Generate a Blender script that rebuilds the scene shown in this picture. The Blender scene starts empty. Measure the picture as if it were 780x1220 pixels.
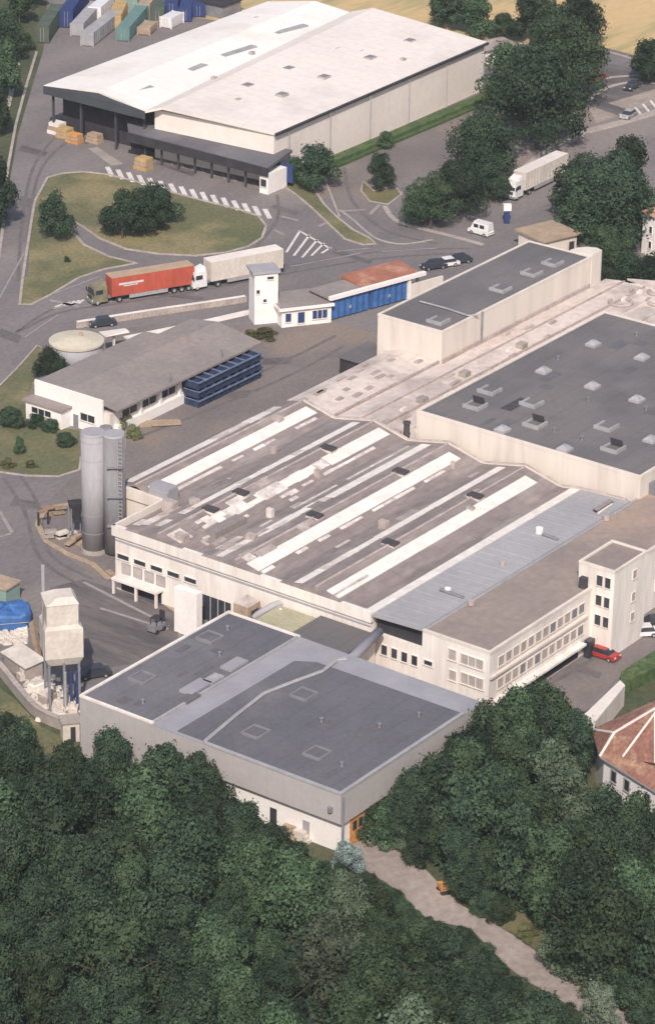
import bpy, bmesh, math, random
from math import radians as R_, sin, cos, pi, tau
from mathutils import Vector, Matrix
random.seed(7)
scn = bpy.context.scene
col = scn.collection

# ------------------------------------------------------------------ camera, world, sun, exposure
FPX, PITCH, ROLL, CAM = 4000.0, R_(24.6), R_(1.0), Vector((0, -415, 190))
FW = Vector((0, cos(PITCH), -sin(PITCH)))
RT0 = Vector((1, 0, 0)); UP0 = RT0.cross(FW)
RT = RT0*cos(ROLL) + UP0*sin(ROLL); UP = -RT0*sin(ROLL) + UP0*cos(ROLL)
cd = bpy.data.cameras.new('camera'); cam = bpy.data.objects.new('camera', cd); col.objects.link(cam)
m3 = Matrix((RT, UP, -FW)).transposed()
cam.matrix_world = Matrix.Translation(CAM) @ m3.to_4x4()
cd.sensor_fit = 'VERTICAL'; cd.sensor_height = 36; cd.lens = 36*FPX/1220
cd.clip_start = 5; cd.clip_end = 6000
scn.camera = cam
SUN_AZ, SUN_EL = 268.0, 43.0          # where the sun stands, degrees from +X
world = bpy.data.worlds.new('World'); scn.world = world; world.use_nodes = True
wn = world.node_tree.nodes; bg = wn['Background']
sky = wn.new('ShaderNodeTexSky'); sky.sky_type = 'NISHITA'; sky.sun_disc = False
sky.sun_elevation = R_(SUN_EL); sky.sun_rotation = R_(90-SUN_AZ)
sky.air_density = 1.0; sky.dust_density = 2.5
world.node_tree.links.new(sky.outputs[0], bg.inputs[0]); bg.inputs[1].default_value = 0.12
sl = bpy.data.lights.new('sun', 'SUN'); sl.energy = 3.7; sl.angle = R_(0.6); sl.color = (1, 0.93, 0.86)
so = bpy.data.objects.new('sun', sl); col.objects.link(so)
sd = Vector((cos(R_(SUN_AZ))*cos(R_(SUN_EL)), sin(R_(SUN_AZ))*cos(R_(SUN_EL)), sin(R_(SUN_EL))))
so.rotation_euler = sd.to_track_quat('Z', 'Y').to_euler(); so.location = (0, -100, 200)
vs = scn.view_settings; vs.view_transform = 'Standard'; vs.look = 'None'; vs.exposure = 0.14; vs.gamma = 1

# ------------------------------------------------------------------ survey helpers
AZ = R_(54); CA, SA = cos(AZ), sin(AZ)
def W(u, v, z=0): return Vector((u*CA+v*SA, u*SA-v*CA, z))       # site grid: u runs up the halls, v across them
def G(px, py, z=0):                                               # a surveyed point of the photograph at height z
    d = FW + RT*((px-390)/FPX) - UP*((py-610)/FPX)
    return CAM + d*((z-CAM.z)/d.z)
def proj(p):
    d = Vector(p)-CAM; k = d.dot(FW)
    return 390+FPX*d.dot(RT)/k, 610-FPX*d.dot(UP)/k
def frame(o, deg):
    c, s = cos(R_(deg)), sin(R_(deg)); o = Vector(o)
    return lambda a, b, z=0: Vector((o.x+a*c-b*s, o.y+a*s+b*c, o.z+z))
LOC = lambda a, b, z=0: Vector((a, b, z))

# ------------------------------------------------------------------ materials
def mat(name, c1, c2=None, scale=.15, detail=4, lo=.35, hi=.65, st=(1, 1, 1), rough=.85, fine=.12, fs=2.5, bump=0, bs=6, ribs=None, rd=.0, metal=0, objrand=0, spec=.3, c3=None, s3=.05, grid=None, gd=.12):
    m = bpy.data.materials.new(name); m.use_nodes = True; nt = m.node_tree; N = nt.nodes; K = nt.links
    b = N['Principled BSDF']; b.inputs['Roughness'].default_value = rough; b.inputs['Metallic'].default_value = metal
    b.inputs['Specular IOR Level'].default_value = spec
    g = N.new('ShaderNodeNewGeometry'); mp = N.new('ShaderNodeMapping'); K.new(g.outputs['Position'], mp.inputs[0])
    mp.inputs['Rotation'].default_value = (0, 0, -AZ)
    m2 = N.new('ShaderNodeMapping'); K.new(mp.outputs[0], m2.inputs[0]); m2.inputs['Scale'].default_value = st
    def noise(sc, dt, vec=m2):
        n = N.new('ShaderNodeTexNoise'); n.inputs['Scale'].default_value = sc; n.inputs['Detail'].default_value = dt
        n.inputs['Roughness'].default_value = .6; K.new(vec.outputs[0], n.inputs[0]); return n.outputs[0]
    def rng(s, a, b_, c, d):
        r = N.new('ShaderNodeMapRange'); K.new(s, r.inputs[0])
        for i, x in enumerate((a, b_, c, d)): r.inputs[i+1].default_value = x
        return r.outputs[0]
    def mix(f, A, B, mode='MIX'):
        x = N.new('ShaderNodeMix'); x.data_type = 'RGBA'; x.blend_type = mode
        for idx, v in ((0, f), (6, A), (7, B)):
            if hasattr(v, 'is_output'): K.new(v, x.inputs[idx])
            elif idx == 0: x.inputs[0].default_value = v
            else: x.inputs[idx].default_value = (*v[:3], 1)
        return x.outputs[2]
    c2 = c2 or tuple(x*.82 for x in c1)
    c = mix(rng(noise(scale, detail), lo, hi, 0, 1), c1, c2)
    if c3: c = mix(rng(noise(s3, 3), .5, .62, 0, 1), c, c3)
    def mul(c, s):
        x = N.new('ShaderNodeVectorMath'); x.operation = 'SCALE'; K.new(c, x.inputs[0]); K.new(s, x.inputs['Scale']); return x.outputs[0]
    if fine: c = mul(c, rng(noise(fs, 5), .3, .7, 1-fine, 1+fine))
    def axis(ax):
        sp = N.new('ShaderNodeSeparateXYZ'); K.new(mp.outputs[0], sp.inputs[0]); return sp.outputs[ax]
    def saw(ax, period):
        d = N.new('ShaderNodeMath'); d.operation = 'DIVIDE'; K.new(axis(ax), d.inputs[0]); d.inputs[1].default_value = period
        f = N.new('ShaderNodeMath'); f.operation = 'FRACT'; K.new(d.outputs[0], f.inputs[0]); return f.outputs[0]
    hs = []
    if ribs:
        ax, period, depth = ribs
        r = saw(ax, period); c = mul(c, rng(r, .0, .18, 1-depth, 1.0)); hs.append(r)
    if objrand:
        oi = N.new('ShaderNodeObjectInfo'); c = mul(c, rng(oi.outputs['Random'], 0, 1, 1-objrand, 1+objrand))
        hsv = N.new('ShaderNodeHueSaturation'); K.new(c, hsv.inputs['Color'])
        K.new(rng(oi.outputs['Random'], 0, 1, .485, .515), hsv.inputs['Hue']); c = hsv.outputs[0]
    K.new(c, b.inputs['Base Color'])
    if bump:
        bp = N.new('ShaderNodeBump'); bp.inputs['Strength'].default_value = bump; bp.inputs['Distance'].default_value = .1
        K.new(noise(bs, 4), bp.inputs['Height']); K.new(bp.outputs[0], b.inputs['Normal'])
    return m
M = {}
def D(name, *a, **k): M[name] = mat(name, *a, **k)
D('ground', (.060, .075, .040), (.10, .10, .055), scale=.08, fine=.3, fs=1.2, bump=.5)
D('asphalt', (.205, .180, .176), (.160, .142, .143), scale=.035, lo=.4, hi=.6, st=(.55, 1.4, 1), fine=.16, fs=1.5, bump=.2, c3=(.245, .208, .192), s3=.02)
D('road', (.185, .158, .166), (.155, .135, .145), scale=.05, fine=.10, fs=1.2, st=(1, 1, 1), bump=.15)
D('yard', (.215, .182, .168), (.160, .138, .134), scale=.07, fine=.14, fs=1.6, bump=.2, c3=(.24, .19, .16), s3=.04)
D('tarmac_dark', (.095, .085, .088), (.165, .142, .138), scale=.16, fine=.2, fs=1.2, st=(2.2, .35, 1))  # streaky darker tarmac of lanes, aprons and repairs
D('slab_dark', (.16, .138, .134), (.125, .11, .112), scale=.2, fine=.2, fs=2)
D('pavebrown', (.27, .215, .195), (.22, .178, .165), scale=.3, fine=.2, fs=2)
D('lead', (.118, .110, .118), (.14, .13, .138), scale=.4, fine=.15, fs=2)
D('tyre', (.13, .115, .115), (.165, .145, .143), scale=.3, fine=.25, fs=2)
D('lawn', (.160, .145, .078), (.110, .120, .058), scale=.07, fine=.25, fs=1.5, bump=.5, c3=(.24, .20, .105), s3=.05)
D('drygrass', (.20, .165, .085), (.12, .12, .06), scale=.15, fine=.25, fs=1.2, bump=.4)
D('field', (.58, .40, .20), (.50, .37, .19), scale=.02, st=(1, 6, 1), fine=.1, fs=.3, c3=(.36, .30, .15), s3=.02)
D('track', (.38, .315, .275), (.28, .23, .20), scale=.12, fine=.2, fs=1, bump=.3)
D('kerb', (.44, .37, .33), (.33, .28, .25), scale=.4, fine=.2, fs=2)
D('paint', (.72, .66, .62), (.55, .50, .47), scale=.5, fine=.15, fs=3)
D('worn', (.33, .29, .285), (.25, .22, .22), scale=.5, fine=.2, fs=2)
D('cream', (.72, .64, .565), (.65, .575, .51), scale=.5, fine=.08, fs=1, c3=(.62, .545, .48), s3=.3, st=(1, 1, .12))
D('creampanel', (.80, .71, .64), (.75, .66, .595), scale=.12, fine=.05, fs=1, ribs=(0, 2.4, .03))
D('white', (.80, .73, .67), (.72, .65, .595), scale=.6, fine=.08, fs=2, st=(1, 1, .15), c3=(.68, .60, .545), s3=.35)
D('brightwhite', (.84, .79, .75), (.79, .73, .69), scale=.3, fine=.05)
D('roofwhite', (.82, .765, .71), (.78, .73, .68), scale=.05, fine=.04, fs=.8, ribs=(0, 3, .05), c3=(.72, .665, .61), s3=.06)
D('roofcream', (.76, .68, .62), (.71, .63, .575), scale=.06, fine=.06, fs=.7, ribs=(0, 3, .06), c3=(.66, .59, .54), s3=.05)
D('paleroof', (.66, .56, .50), (.57, .48, .43), scale=.12, fine=.14, fs=.9, c3=(.47, .395, .355), s3=.11)
D('darkroof', (.150, .137, .138), (.128, .118, .120), scale=.08, fine=.08, fs=1.8, bump=.15, c3=(.176, .158, .156), s3=.05, ribs=(1, 3.0, .10))
D('darkroof_blue', (.140, .134, .148), (.116, .112, .124), scale=.10, fine=.1, fs=1.8, bump=.15, ribs=(1, 2.7, .10), c3=(.165, .156, .168), s3=.07)
D('tileroof', (.270, .222, .208), (.225, .186, .176), scale=.35, fine=.16, fs=1.3, st=(.35, 1.3, 1), bump=.3, c3=(.315, .265, .245), s3=.16, ribs=(0, 3.1, .10))
D('brownroof', (.285, .242, .225), (.24, .205, .192), scale=.08, fine=.12, fs=1.2, bump=.2, c3=(.29, .24, .22), s3=.05)
D('officeroof', (.315, .25, .215), (.25, .205, .185), scale=.1, fine=.12, fs=.9, bump=.2, c3=(.37, .27, .215), s3=.045)
D('silverroof', (.39, .375, .385), (.335, .32, .33), scale=.1, fine=.06, fs=1, rough=.7, ribs=(0, 1.0, .10))
D('bluegrey', (.34, .325, .345), (.285, .27, .29), scale=.15, fine=.08, fs=1.2, rough=.6)
D('lightgrey', (.38, .36, .38), (.33, .31, .33), scale=.15, fine=.1, fs=1.2)
D('taupe', (.44, .40, .385), (.395, .36, .345), scale=.1, fine=.05, fs=1.2, ribs=(1, 2.4, .05))
D('taupe_b', (.45, .41, .39), (.40, .365, .35), scale=.1, fine=.05, fs=1.2, ribs=(0, 2.4, .05))
D('rooflight', (.86, .79, .72), (.74, .66, .60), scale=.6, fine=.06, fs=1.5, rough=.5)
D('dirtylight', (.72, .64, .585), (.50, .43, .395), scale=.5, fine=.2, fs=1.2)
D('patch', (.47, .39, .36), (.35, .29, .27), scale=.4, fine=.2, fs=1.2)
D('vent', (.055, .05, .055), (.08, .07, .075), scale=1)
D('concrete', (.62, .55, .48), (.54, .475, .415), scale=.3, fine=.1, fs=2, c3=(.68, .61, .54), s3=.2)
D('slab', (.38, .33, .29), (.30, .26, .235), scale=.2, fine=.15, fs=2)
D('silo', (.36, .34, .355), (.33, .31, .325), scale=.4, fine=.07, fs=3, rough=.9, st=(1, 1, .2))
D('silodark', (.25, .24, .25), (.20, .19, .20), scale=.4, fine=.1, fs=3, rough=.9, st=(1, 1, .2))
D('steel', (.24, .24, .26), (.18, .18, .2), scale=.5, rough=.5)
D('glass', (.03, .035, .045), (.045, .05, .06), scale=.5, rough=.25, spec=.5)
D('glasspale', (.46, .395, .36), (.36, .31, .29), scale=.6, rough=.4)
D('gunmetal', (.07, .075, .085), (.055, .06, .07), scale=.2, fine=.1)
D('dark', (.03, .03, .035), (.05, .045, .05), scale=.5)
D('rubber', (.025, .025, .027), (.04, .04, .04), scale=1)
D('red', (.46, .095, .06), (.38, .08, .052), scale=.4, fine=.12, fs=1, st=(1, 1, .5), objrand=.0)
D('redtop', (.46, .32, .22), (.38, .27, .19), scale=.3, fine=.12)
D('carred', (.42, .045, .04), (.36, .04, .035), scale=1, rough=.35, spec=.5)
D('carwhite', (.75, .72, .70), (.68, .65, .64), scale=1, rough=.35, spec=.5)
D('cardark', (.035, .04, .055), (.05, .05, .06), scale=1, rough=.3, spec=.5)
D('rust', (.40, .165, .105), (.30, .125, .085), scale=.5, fine=.2, fs=2, st=(1, 1, 1), c3=(.46, .24, .17), s3=.3)
D('tarpblue', (.06, .15, .37), (.045, .12, .30), scale=.5, fine=.2, fs=1.5, rough=.5)
D('crateblue', (.04, .055, .10), (.025, .035, .065), scale=.8, fine=.25, fs=2)
D('cratetop', (.16, .20, .32), (.09, .12, .21), scale=.8, fine=.25, fs=2)
D('orange', (.60, .29, .09), (.48, .22, .07), scale=.5, fine=.2)
D('ochre', (.48, .32, .15), (.40, .27, .12), scale=.5, fine=.2)
D('teal', (.14, .23, .22), (.12, .20, .19), scale=.5, fine=.15)
D('navy', (.035, .06, .17), (.03, .045, .13), scale=.5, fine=.15)
D('greengrey', (.10, .12, .09), (.07, .09, .07), scale=.5, fine=.15)
D('palegrey', (.37, .355, .36), (.30, .29, .30), scale=.5, fine=.1)
D('tan', (.42, .31, .22), (.33, .25, .18), scale=.5, fine=.2)
D('palegreen', (.24, .33, .29), (.20, .28, .25), scale=.5, fine=.1)
D('lidcream', (.60, .53, .41), (.52, .46, .36), scale=.4, fine=.08)
D('cabolive', (.24, .21, .13), (.17, .15, .10), scale=1, rough=.5)
D('membrane', (.23, .22, .235), (.19, .18, .195), scale=.5, fine=.1)
D('wood', (.33, .23, .15), (.24, .17, .12), scale=1, fine=.2)
D('olive_roof', (.42, .385, .26), (.35, .32, .22), scale=.3, fine=.15)
D('redtile', (.34, .165, .12), (.25, .12, .09), scale=.8, fine=.3, fs=2.5, bump=.5, c3=(.42, .26, .17), s3=.35)
D('bark', (.12, .09, .065), (.08, .06, .045), scale=2)
def leafm(n, c1, c2):
    M[n] = mat(n, c1, c2, scale=.45, detail=3, lo=.38, hi=.62, fine=.22, fs=.9, rough=.8, objrand=.38, spec=.15)
    b = M[n].node_tree.nodes['Principled BSDF']
leafm('leaf_dark', (.027, .048, .029), (.046, .071, .039))
leafm('leaf_mid', (.038, .064, .034), (.061, .093, .047))
leafm('leaf_pale', (.13, .17, .12), (.20, .235, .165))
leafm('leaf_grey', (.060, .084, .050), (.095, .120, .075))
leafm('leaf_blue', (.19, .25, .24), (.27, .33, .31))
leafm('leaf_olive', (.10, .11, .045), (.15, .15, .07))
D('hedge', (.055, .095, .035), (.09, .13, .05), scale=.5, fine=.4, fs=2, bump=.8)

# ------------------------------------------------------------------ mesh helpers
class MB:
    def __init__(s, fr=W): s.v, s.f, s.fr = [], [], fr
    def add(s, vs_, fs_):
        n = len(s.v); s.v += [Vector(p) for p in vs_]; s.f += [tuple(i+n for i in f) for f in fs_]; return s
    def hexa(s, b, t):       # two rings of equal length
        n = len(b); s.add(list(b)+list(t), [tuple(range(n))[::-1], tuple(range(n, 2*n))] + [(i, (i+1) % n, n+(i+1) % n, n+i) for i in range(n)]); return s
    def box(s, a0, a1, b0, b1, z0, z1):
        c = [(a0, b0), (a1, b0), (a1, b1), (a0, b1)]
        return s.hexa([s.fr(*p, z0) for p in c], [s.fr(*p, z1) for p in c])
    def prism(s, poly, z0, z1):
        return s.hexa([s.fr(*p, z0) for p in poly], [s.fr(*p, z1) for p in poly])
    def cyl(s, a, b, z0, z1, r, n=20, r2=None):
        r2 = r if r2 is None else r2
        return s.hexa([s.fr(a+r*cos(i*tau/n), b+r*sin(i*tau/n), z0) for i in range(n)], [s.fr(a+r2*cos(i*tau/n), b+r2*sin(i*tau/n), z1) for i in range(n)])
    def wheel(s, a, b, z, r, w, n=14):   # axle along b
        return s.hexa([s.fr(a+r*cos(i*tau/n), b-w/2, z+r*sin(i*tau/n)) for i in range(n)], [s.fr(a+r*cos(i*tau/n), b+w/2, z+r*sin(i*tau/n)) for i in range(n)])
    def tube(s, pts, r, n=8):            # world points
        pts = [Vector(p) for p in pts]; rings = []
        for i, p in enumerate(pts):
            d = (pts[min(i+1, len(pts)-1)]-pts[max(i-1, 0)]).normalized()
            x = d.cross(Vector((0, 0, 1)));  x = x.normalized() if x.length > .05 else Vector((1, 0, 0)); y = d.cross(x)
            rr = r[i] if isinstance(r, (list, tuple)) else r
            rings.append([p+x*rr*cos(k*tau/n)+y*rr*sin(k*tau/n) for k in range(n)])
        vs_ = [q for g in rings for q in g]; fs_ = [tuple(range(n)), tuple(range((len(pts)-1)*n, len(pts)*n))]
        for i in range(len(pts)-1):
            for k in range(n): fs_.append((i*n+k, i*n+(k+1) % n, (i+1)*n+(k+1) % n, (i+1)*n+k))
        return s.add(vs_, fs_)
    def poly(s, pts): return s.add(pts, [tuple(range(len(pts)))])
    def slabpoly(s, pts, th):            # a world polygon given thickness downwards
        return s.hexa([Vector(p)-Vector((0, 0, th)) for p in pts], [Vector(p) for p in pts])
    def mesh(s, name, m, off=Vector((0, 0, 0)), smooth=False):
        me = bpy.data.meshes.new(name); me.from_pydata([tuple(p-off) for p in s.v], [], s.f)
        bm = bmesh.new(); bm.from_mesh(me); bmesh.ops.recalc_face_normals(bm, faces=bm.faces)
        bm.to_mesh(me); bm.free(); me.materials.append(M[m] if isinstance(m, str) else m)
        if smooth:
            for p in me.polygons: p.use_smooth = len(p.vertices) == 4
        return me
    def build(s, name, m, parent=None, smooth=False, label=None):
        off = Vector((0, 0, 0))
        if parent:
            r = parent
            while r.parent: r = r.parent
            off = r.location.copy()
        o = bpy.data.objects.new(name, s.mesh(name, m, off, smooth)); col.objects.link(o); o.parent = parent
        if label: o['label'] = label
        return o
    def thing(s, name, m, label, cat, base=None, group=None, smooth=False):
        xs = [p.x for p in s.v]; ys = [p.y for p in s.v]; zs = [p.z for p in s.v]
        off = Vector(base) if base else Vector(((min(xs)+max(xs))/2, (min(ys)+max(ys))/2, min(zs)))
        o = bpy.data.objects.new(name, s.mesh(name, m, off, smooth)); o.location = off; col.objects.link(o)
        return tag(o, label, cat, group)
def tag(o, label, cat, group=None):
    o['label'] = label; o['category'] = cat
    if group: o['group'] = group
    return o
def thing(name, label, cat, loc=(0, 0, 0), group=None, rz=0):
    o = bpy.data.objects.new(name, None); o.location = loc; o.rotation_euler = (0, 0, R_(rz)); o.empty_display_size = 1; col.objects.link(o)
    return tag(o, label, cat, group)
def struct(o): o['kind'] = 'structure'; return o
def copy_tree(o, parent=None):
    c = o.copy(); col.objects.link(c); c.parent = parent
    for ch in list(o.children): copy_tree(ch, c)
    return c
def copies(mesh, name, parent, offs):      # alike pieces that share one mesh; offs are positions relative to the parent
    for p in offs:
        o = bpy.data.objects.new(name, mesh); o.location = p; o.parent = parent; col.objects.link(o)
def sheet(name, pxs, z, m, parent=None):
    pts = [G(x, y, z) for x, y in pxs]
    bmx = MB(); bmx.poly(pts); o = bmx.build(name, m, parent)
    bm = bmesh.new(); bm.from_mesh(o.data); bmesh.ops.triangulate(bm, faces=bm.faces)
    for f in bm.faces:
        if f.normal.z < 0: f.normal_flip()
    bm.to_mesh(o.data); bm.free()
    return o if parent else struct(o)
def smooth_px(p, closed=True, n=4):        # Catmull-Rom through pixel points
    out = []; L = len(p)
    for i in range(L if closed else L-1):
        g = (lambda k: p[k % L]) if closed else (lambda k: p[max(0, min(L-1, k))])
        a, b, c, d = g(i-1), g(i), g(i+1), g(i+2)
        for j in range(n):
            t = j/n
            out.append(tuple(.5*((2*b[k])+(-a[k]+c[k])*t+(2*a[k]-5*b[k]+4*c[k]-d[k])*t*t+(-a[k]+3*b[k]-3*c[k]+d[k])*t**3) for k in (0, 1)))
    if not closed: out.append(p[-1])
    return out
def strip(pxs, w, z0, z1, m, name, parent=None, closed=False):   # a ribbon of width w along pixel points
    pts = [G(x, y, 0) for x, y in pxs]; b = MB(); n = len(pts); ring = []
    for i, p in enumerate(pts):
        q0 = pts[i-1] if (i or closed) else p; q1 = pts[(i+1) % n] if (i < n-1 or closed) else p
        d = (q1-q0).normalized(); s = Vector((-d.y, d.x, 0))*w/2; ring.append((p+s, p-s))
    zz = lambda p, z: Vector((p.x, p.y, z))
    for i in range(n if closed else n-1):
        (a, b_), (c, d) = ring[i], ring[(i+1) % n]
        b.add([zz(a, z0), zz(b_, z0), zz(d, z0), zz(c, z0), zz(a, z1), zz(b_, z1), zz(d, z1), zz(c, z1)], [(4, 5, 6, 7), (0, 1, 5, 4), (2, 3, 7, 6), (1, 2, 6, 5), (3, 0, 4, 7)])
    return b.build(name, m, parent)
# wall-mounted window: face 'A' (wall at u=const looking to -u) or 'B' (wall at v=const looking to +v)
def facefn(kind, c, fr=W):
    return (lambda s, z, d: fr(c-d, s, z)) if kind == 'A' else (lambda s, z, d: fr(s, c+d, z))
def window(parent, fn, s0, s1, z0, z1, glass='glass', fm='white', name='window', bars=0, ft=.12):
    def bx(b, a0, a1, c0, c1, d0, d1):
        r = [(a0, c0), (a1, c0), (a1, c1), (a0, c1)]
        b.hexa([fn(x, y, d0) for x, y in r], [fn(x, y, d1) for x, y in r])
    b = MB(); t = ft
    bx(b, s0-t, s1+t, z1, z1+t, .003, .12); bx(b, s0-t, s1+t, z0-t, z0, .003, .18)
    bx(b, s0-t, s0, z0, z1, .003, .12); bx(b, s1, s1+t, z0, z1, .003, .12)
    for k in range(bars):
        x = s0+(s1-s0)*(k+1)/(bars+1); bx(b, x-.05, x+.05, z0, z1, .003, .10)
    w = b.build(name, fm, parent)
    g = MB(); bx(g, s0, s1, z0, z1, .002, .05); g.build('pane', glass, w)
    return w

# ------------------------------------------------------------------ ground, roads, lawns
g = MB(LOC); g.box(-870, 870, -410, 1870, -.5, 0); gr = struct(g.build('ground', 'ground'))
asp = [(52, 60), (36, 112), (22, 160), (12, 215), (4, 270), (-8, 330), (-40, 420), (-120, 620), (-120, 760), (0, 790), (45, 838), (90, 872), (240, 950), (400, 1010), (470, 1040),
       (560, 905), (640, 870), (690, 850), (760, 815), (900, 770), (1000, 500), (1000, 60), (740, 58), (600, 45), (330, 30), (60, -40)]
yard = sheet('asphalt_yard', asp, .012, 'asphalt')
sheet('works_yard', [(100, 400), (180, 386), (330, 388), (400, 385), (455, 400), (470, 425), (360, 470), (250, 520), (150, 575), (150, 640), (120, 690), (60, 650), (45, 610), (95, 560), (150, 505)], .03, 'yard')
sheet('dark_tarmac', [(60, 700), (100, 690), (145, 705), (210, 722), (212, 760), (160, 790), (105, 800), (55, 770)], .03, 'tarmac_dark')
sheet('car_park', [(600, 830), (660, 795), (700, 768), (780, 735), (860, 700), (860, 760), (745, 800), (700, 835), (650, 858)], .03, 'yard')
sheet('side_yard', [(380, 196), (410, 186), (500, 148), (570, 112), (640, 130), (600, 190), (520, 200), (470, 215), (445, 260), (400, 250)], .024, 'yard')
sheet('brown_paving', [(560, 236), (600, 205), (618, 186), (640, 160), (668, 138), (700, 128), (712, 150), (690, 172), (640, 196), (612, 222), (590, 246)], .034, 'pavebrown')
struct(strip(smooth_px([(612, 214), (650, 182), (690, 160), (740, 146), (800, 128)], False), 2.2, 0, .1, 'kerb', 'footpath'))
struct(strip(smooth_px([(700, 120), (720, 106), (745, 99), (775, 99), (800, 103)], False), 1.0, 0, .1, 'kerb', 'kerb'))
sheet('parking_apron', [(655, 100), (700, 70), (780, 88), (860, 110), (860, 132), (770, 118), (720, 122), (700, 128)], .028, 'tarmac_dark')
sheet('junction_pavement', [(560, 215), (612, 222), (700, 150), (790, 120), (900, 100), (900, 70), (700, 130), (620, 190)], .03, 'track')
lawn1 = [(57, 212), (75, 207), (100, 205), (127, 208), (160, 216), (200, 228), (240, 239), (285, 250), (308, 258), (317, 270), (312, 284), (296, 294), (270, 301), (233, 305), (190, 303), (150, 297), (118, 284), (98, 270), (84, 262), (82, 272), (100, 292), (130, 306), (163, 314), (125, 321), (95, 331), (60, 352), (38, 363), (24, 363), (27, 335), (38, 262), (42, 240)]
sheet('lawn', lawn1, .05, 'lawn'); struct(strip(lawn1, .45, 0, .16, 'kerb', 'kerb', closed=True))
lawn2 = [(335, 213), (352, 214), (374, 226), (386, 244), (400, 258), (420, 274), (440, 284), (447, 291), (432, 292), (410, 285), (392, 268), (370, 247), (352, 232), (335, 220)]
sheet('lawn', lawn2, .05, 'lawn'); struct(strip(lawn2, .4, 0, .16, 'kerb', 'kerb', closed=True))
lawn3 = [(432, 216), (445, 228), (470, 222), (478, 232), (462, 244), (440, 240), (430, 228)]
sheet('lawn', lawn3, .05, 'drygrass'); struct(strip(lawn3, .35, 0, .15, 'kerb', 'kerb', closed=True))
lawn4 = [(-60, 470), (-10, 470), (20, 440), (45, 412), (62, 420), (40, 455), (30, 490), (62, 508), (95, 512), (97, 558), (70, 567), (30, 566), (-10, 560), (-60, 556)]
sheet('lawn', lawn4, .05, 'lawn'); struct(strip(lawn4[:2]+lawn4[2:5], .3, 0, .15, 'kerb', 'kerb')); struct(strip([(97, 545), (95, 560), (70, 568), (30, 567), (-10, 561)], .35, 0, .15, 'kerb', 'kerb'))
sheet('road_verge', [(50, 20), (44, 60), (30, 105), (18, 150), (8, 200), (4, 250), (0, 300), (-10, 340), (-60, 350), (-60, 20)], .04, 'ground')
struct(strip([(44, 62), (31, 105), (19, 150), (9, 205), (5, 262), (-2, 315), (-14, 350)], .5, 0, .14, 'kerb', 'kerb'))
struct(strip([(22, 75), (16, 100), (8, 135)], .9, .03, .06, 'kerb', 'verge_path'))
sheet('wheat_field', [(225, 20), (300, 30), (420, 26), (500, 34), (600, 50), (700, 52), (790, 74), (1100, 130), (1100, -90), (190, -90)], .05, 'field')
sheet('left_bank', [(-60, 700), (-60, 815), (-8, 812), (20, 835), (50, 866), (80, 880), (60, 960), (-80, 960)], .04, 'lawn')
sheet('dirt_track', [(405, 985), (440, 1000), (458, 1008), (472, 1012), (508, 1037), (530, 1060), (549, 1078), (611, 1114), (640, 1135), (662, 1160), (700, 1178), (739, 1201), (820, 1250), (820, 1300), (760, 1262), (712, 1222), (668, 1192), (626, 1168), (600, 1148), (560, 1106), (530, 1100), (508, 1094), (480, 1070), (462, 1053), (425, 1030)], .05, 'track')
sheet('dry_bank', [(585, 1100), (612, 1085), (655, 1100), (668, 1130), (662, 1158), (640, 1132), (611, 1112)], .045, 'drygrass')
struct(strip([(150, 404), (230, 388), (300, 372)], 1.4, 0, .25, 'white', 'loading_ledge'))
struct(strip(smooth_px([(404, 250), (420, 262), (436, 276), (452, 286), (480, 291), (515, 286)], False), .35, .0, .12, 'kerb', 'kerb'))
struct(strip(smooth_px([(458, 246), (470, 262), (500, 272), (540, 282), (575, 292)], False), .9, .0, .12, 'kerb', 'kerb'))
struct(strip([(600, 120), (650, 112), (690, 100), (730, 92), (790, 88)], .8, 0, .12, 'kerb', 'kerb'))
struct(strip([(570, 52), (640, 52), (700, 55), (760, 72), (800, 84)], .6, 0, .12, 'kerb', 'kerb'))
struct(strip([(380, 196), (404, 258)], .35, 0, .12, 'kerb', 'kerb'))
struct(strip([(606, 828), (700, 776), (745, 752)], .5, 0, .14, 'kerb', 'kerb'))
struct(strip([(150, 506), (147, 560)], .3, 0, .12, 'kerb', 'kerb'))
for pts in ([(104, 596), (90, 600), (55, 605), (45, 625), (55, 645), (80, 660), (110, 672), (130, 690)], [(128, 680), (150, 695), (190, 715), (210, 728)]):
    struct(strip(pts, .8, 0, .12, 'tan', 'kerb'))
# painted markings: parts of the yard
def bar(p, q, w, m='paint', par=yard, name='painted_line'): strip([p, q], w, .055, .062, m, name, par)
for i in range(16):
    x = 128+12.5*i; y = 199+3.35*i; bar((x, y), (x+6, y+11.5), .85)
for i in range(11):
    x = 190+12.5*i; y = 186+3.5*i; bar((x, y), (x+3.5, y+7), .5, 'worn')
for p, q in (((341, 301), (357, 276)), ((350, 305), (369, 280)), ((360, 307), (378, 286)), ((371, 305), (386, 290)), ((383, 302), (394, 295)), ((356, 275), (394, 297))): bar(p, q, .42)
for p, q in (((335, 258), (355, 263)), ((326, 274), (338, 280)), ((380, 270), (388, 266)), ((404, 252), (436, 250)), ((440, 256), (452, 244)), ((60, 358), (95, 366)), ((64, 368), (92, 362))): bar(p, q, .7, 'worn')
for p, q in (((345, 318), (430, 302)), ((455, 300), (520, 296)), ((30, 402), (70, 375)), ((400, 300), (440, 296)), ((60, 352), (118, 330))): bar(p, q, .35, 'worn')
for i in range(5): bar((738+i*9, 136-i*4), (746+i*9, 146-i*4), .5, 'paint')
for p, q in (((100, 365), (230, 345)), ((0, 355), (30, 300))): bar(p, q, .3, 'worn')
for i in range(5): bar((66+i*7, 366-i*1), (80+i*5, 361-i*1), .5, 'paint')
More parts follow.
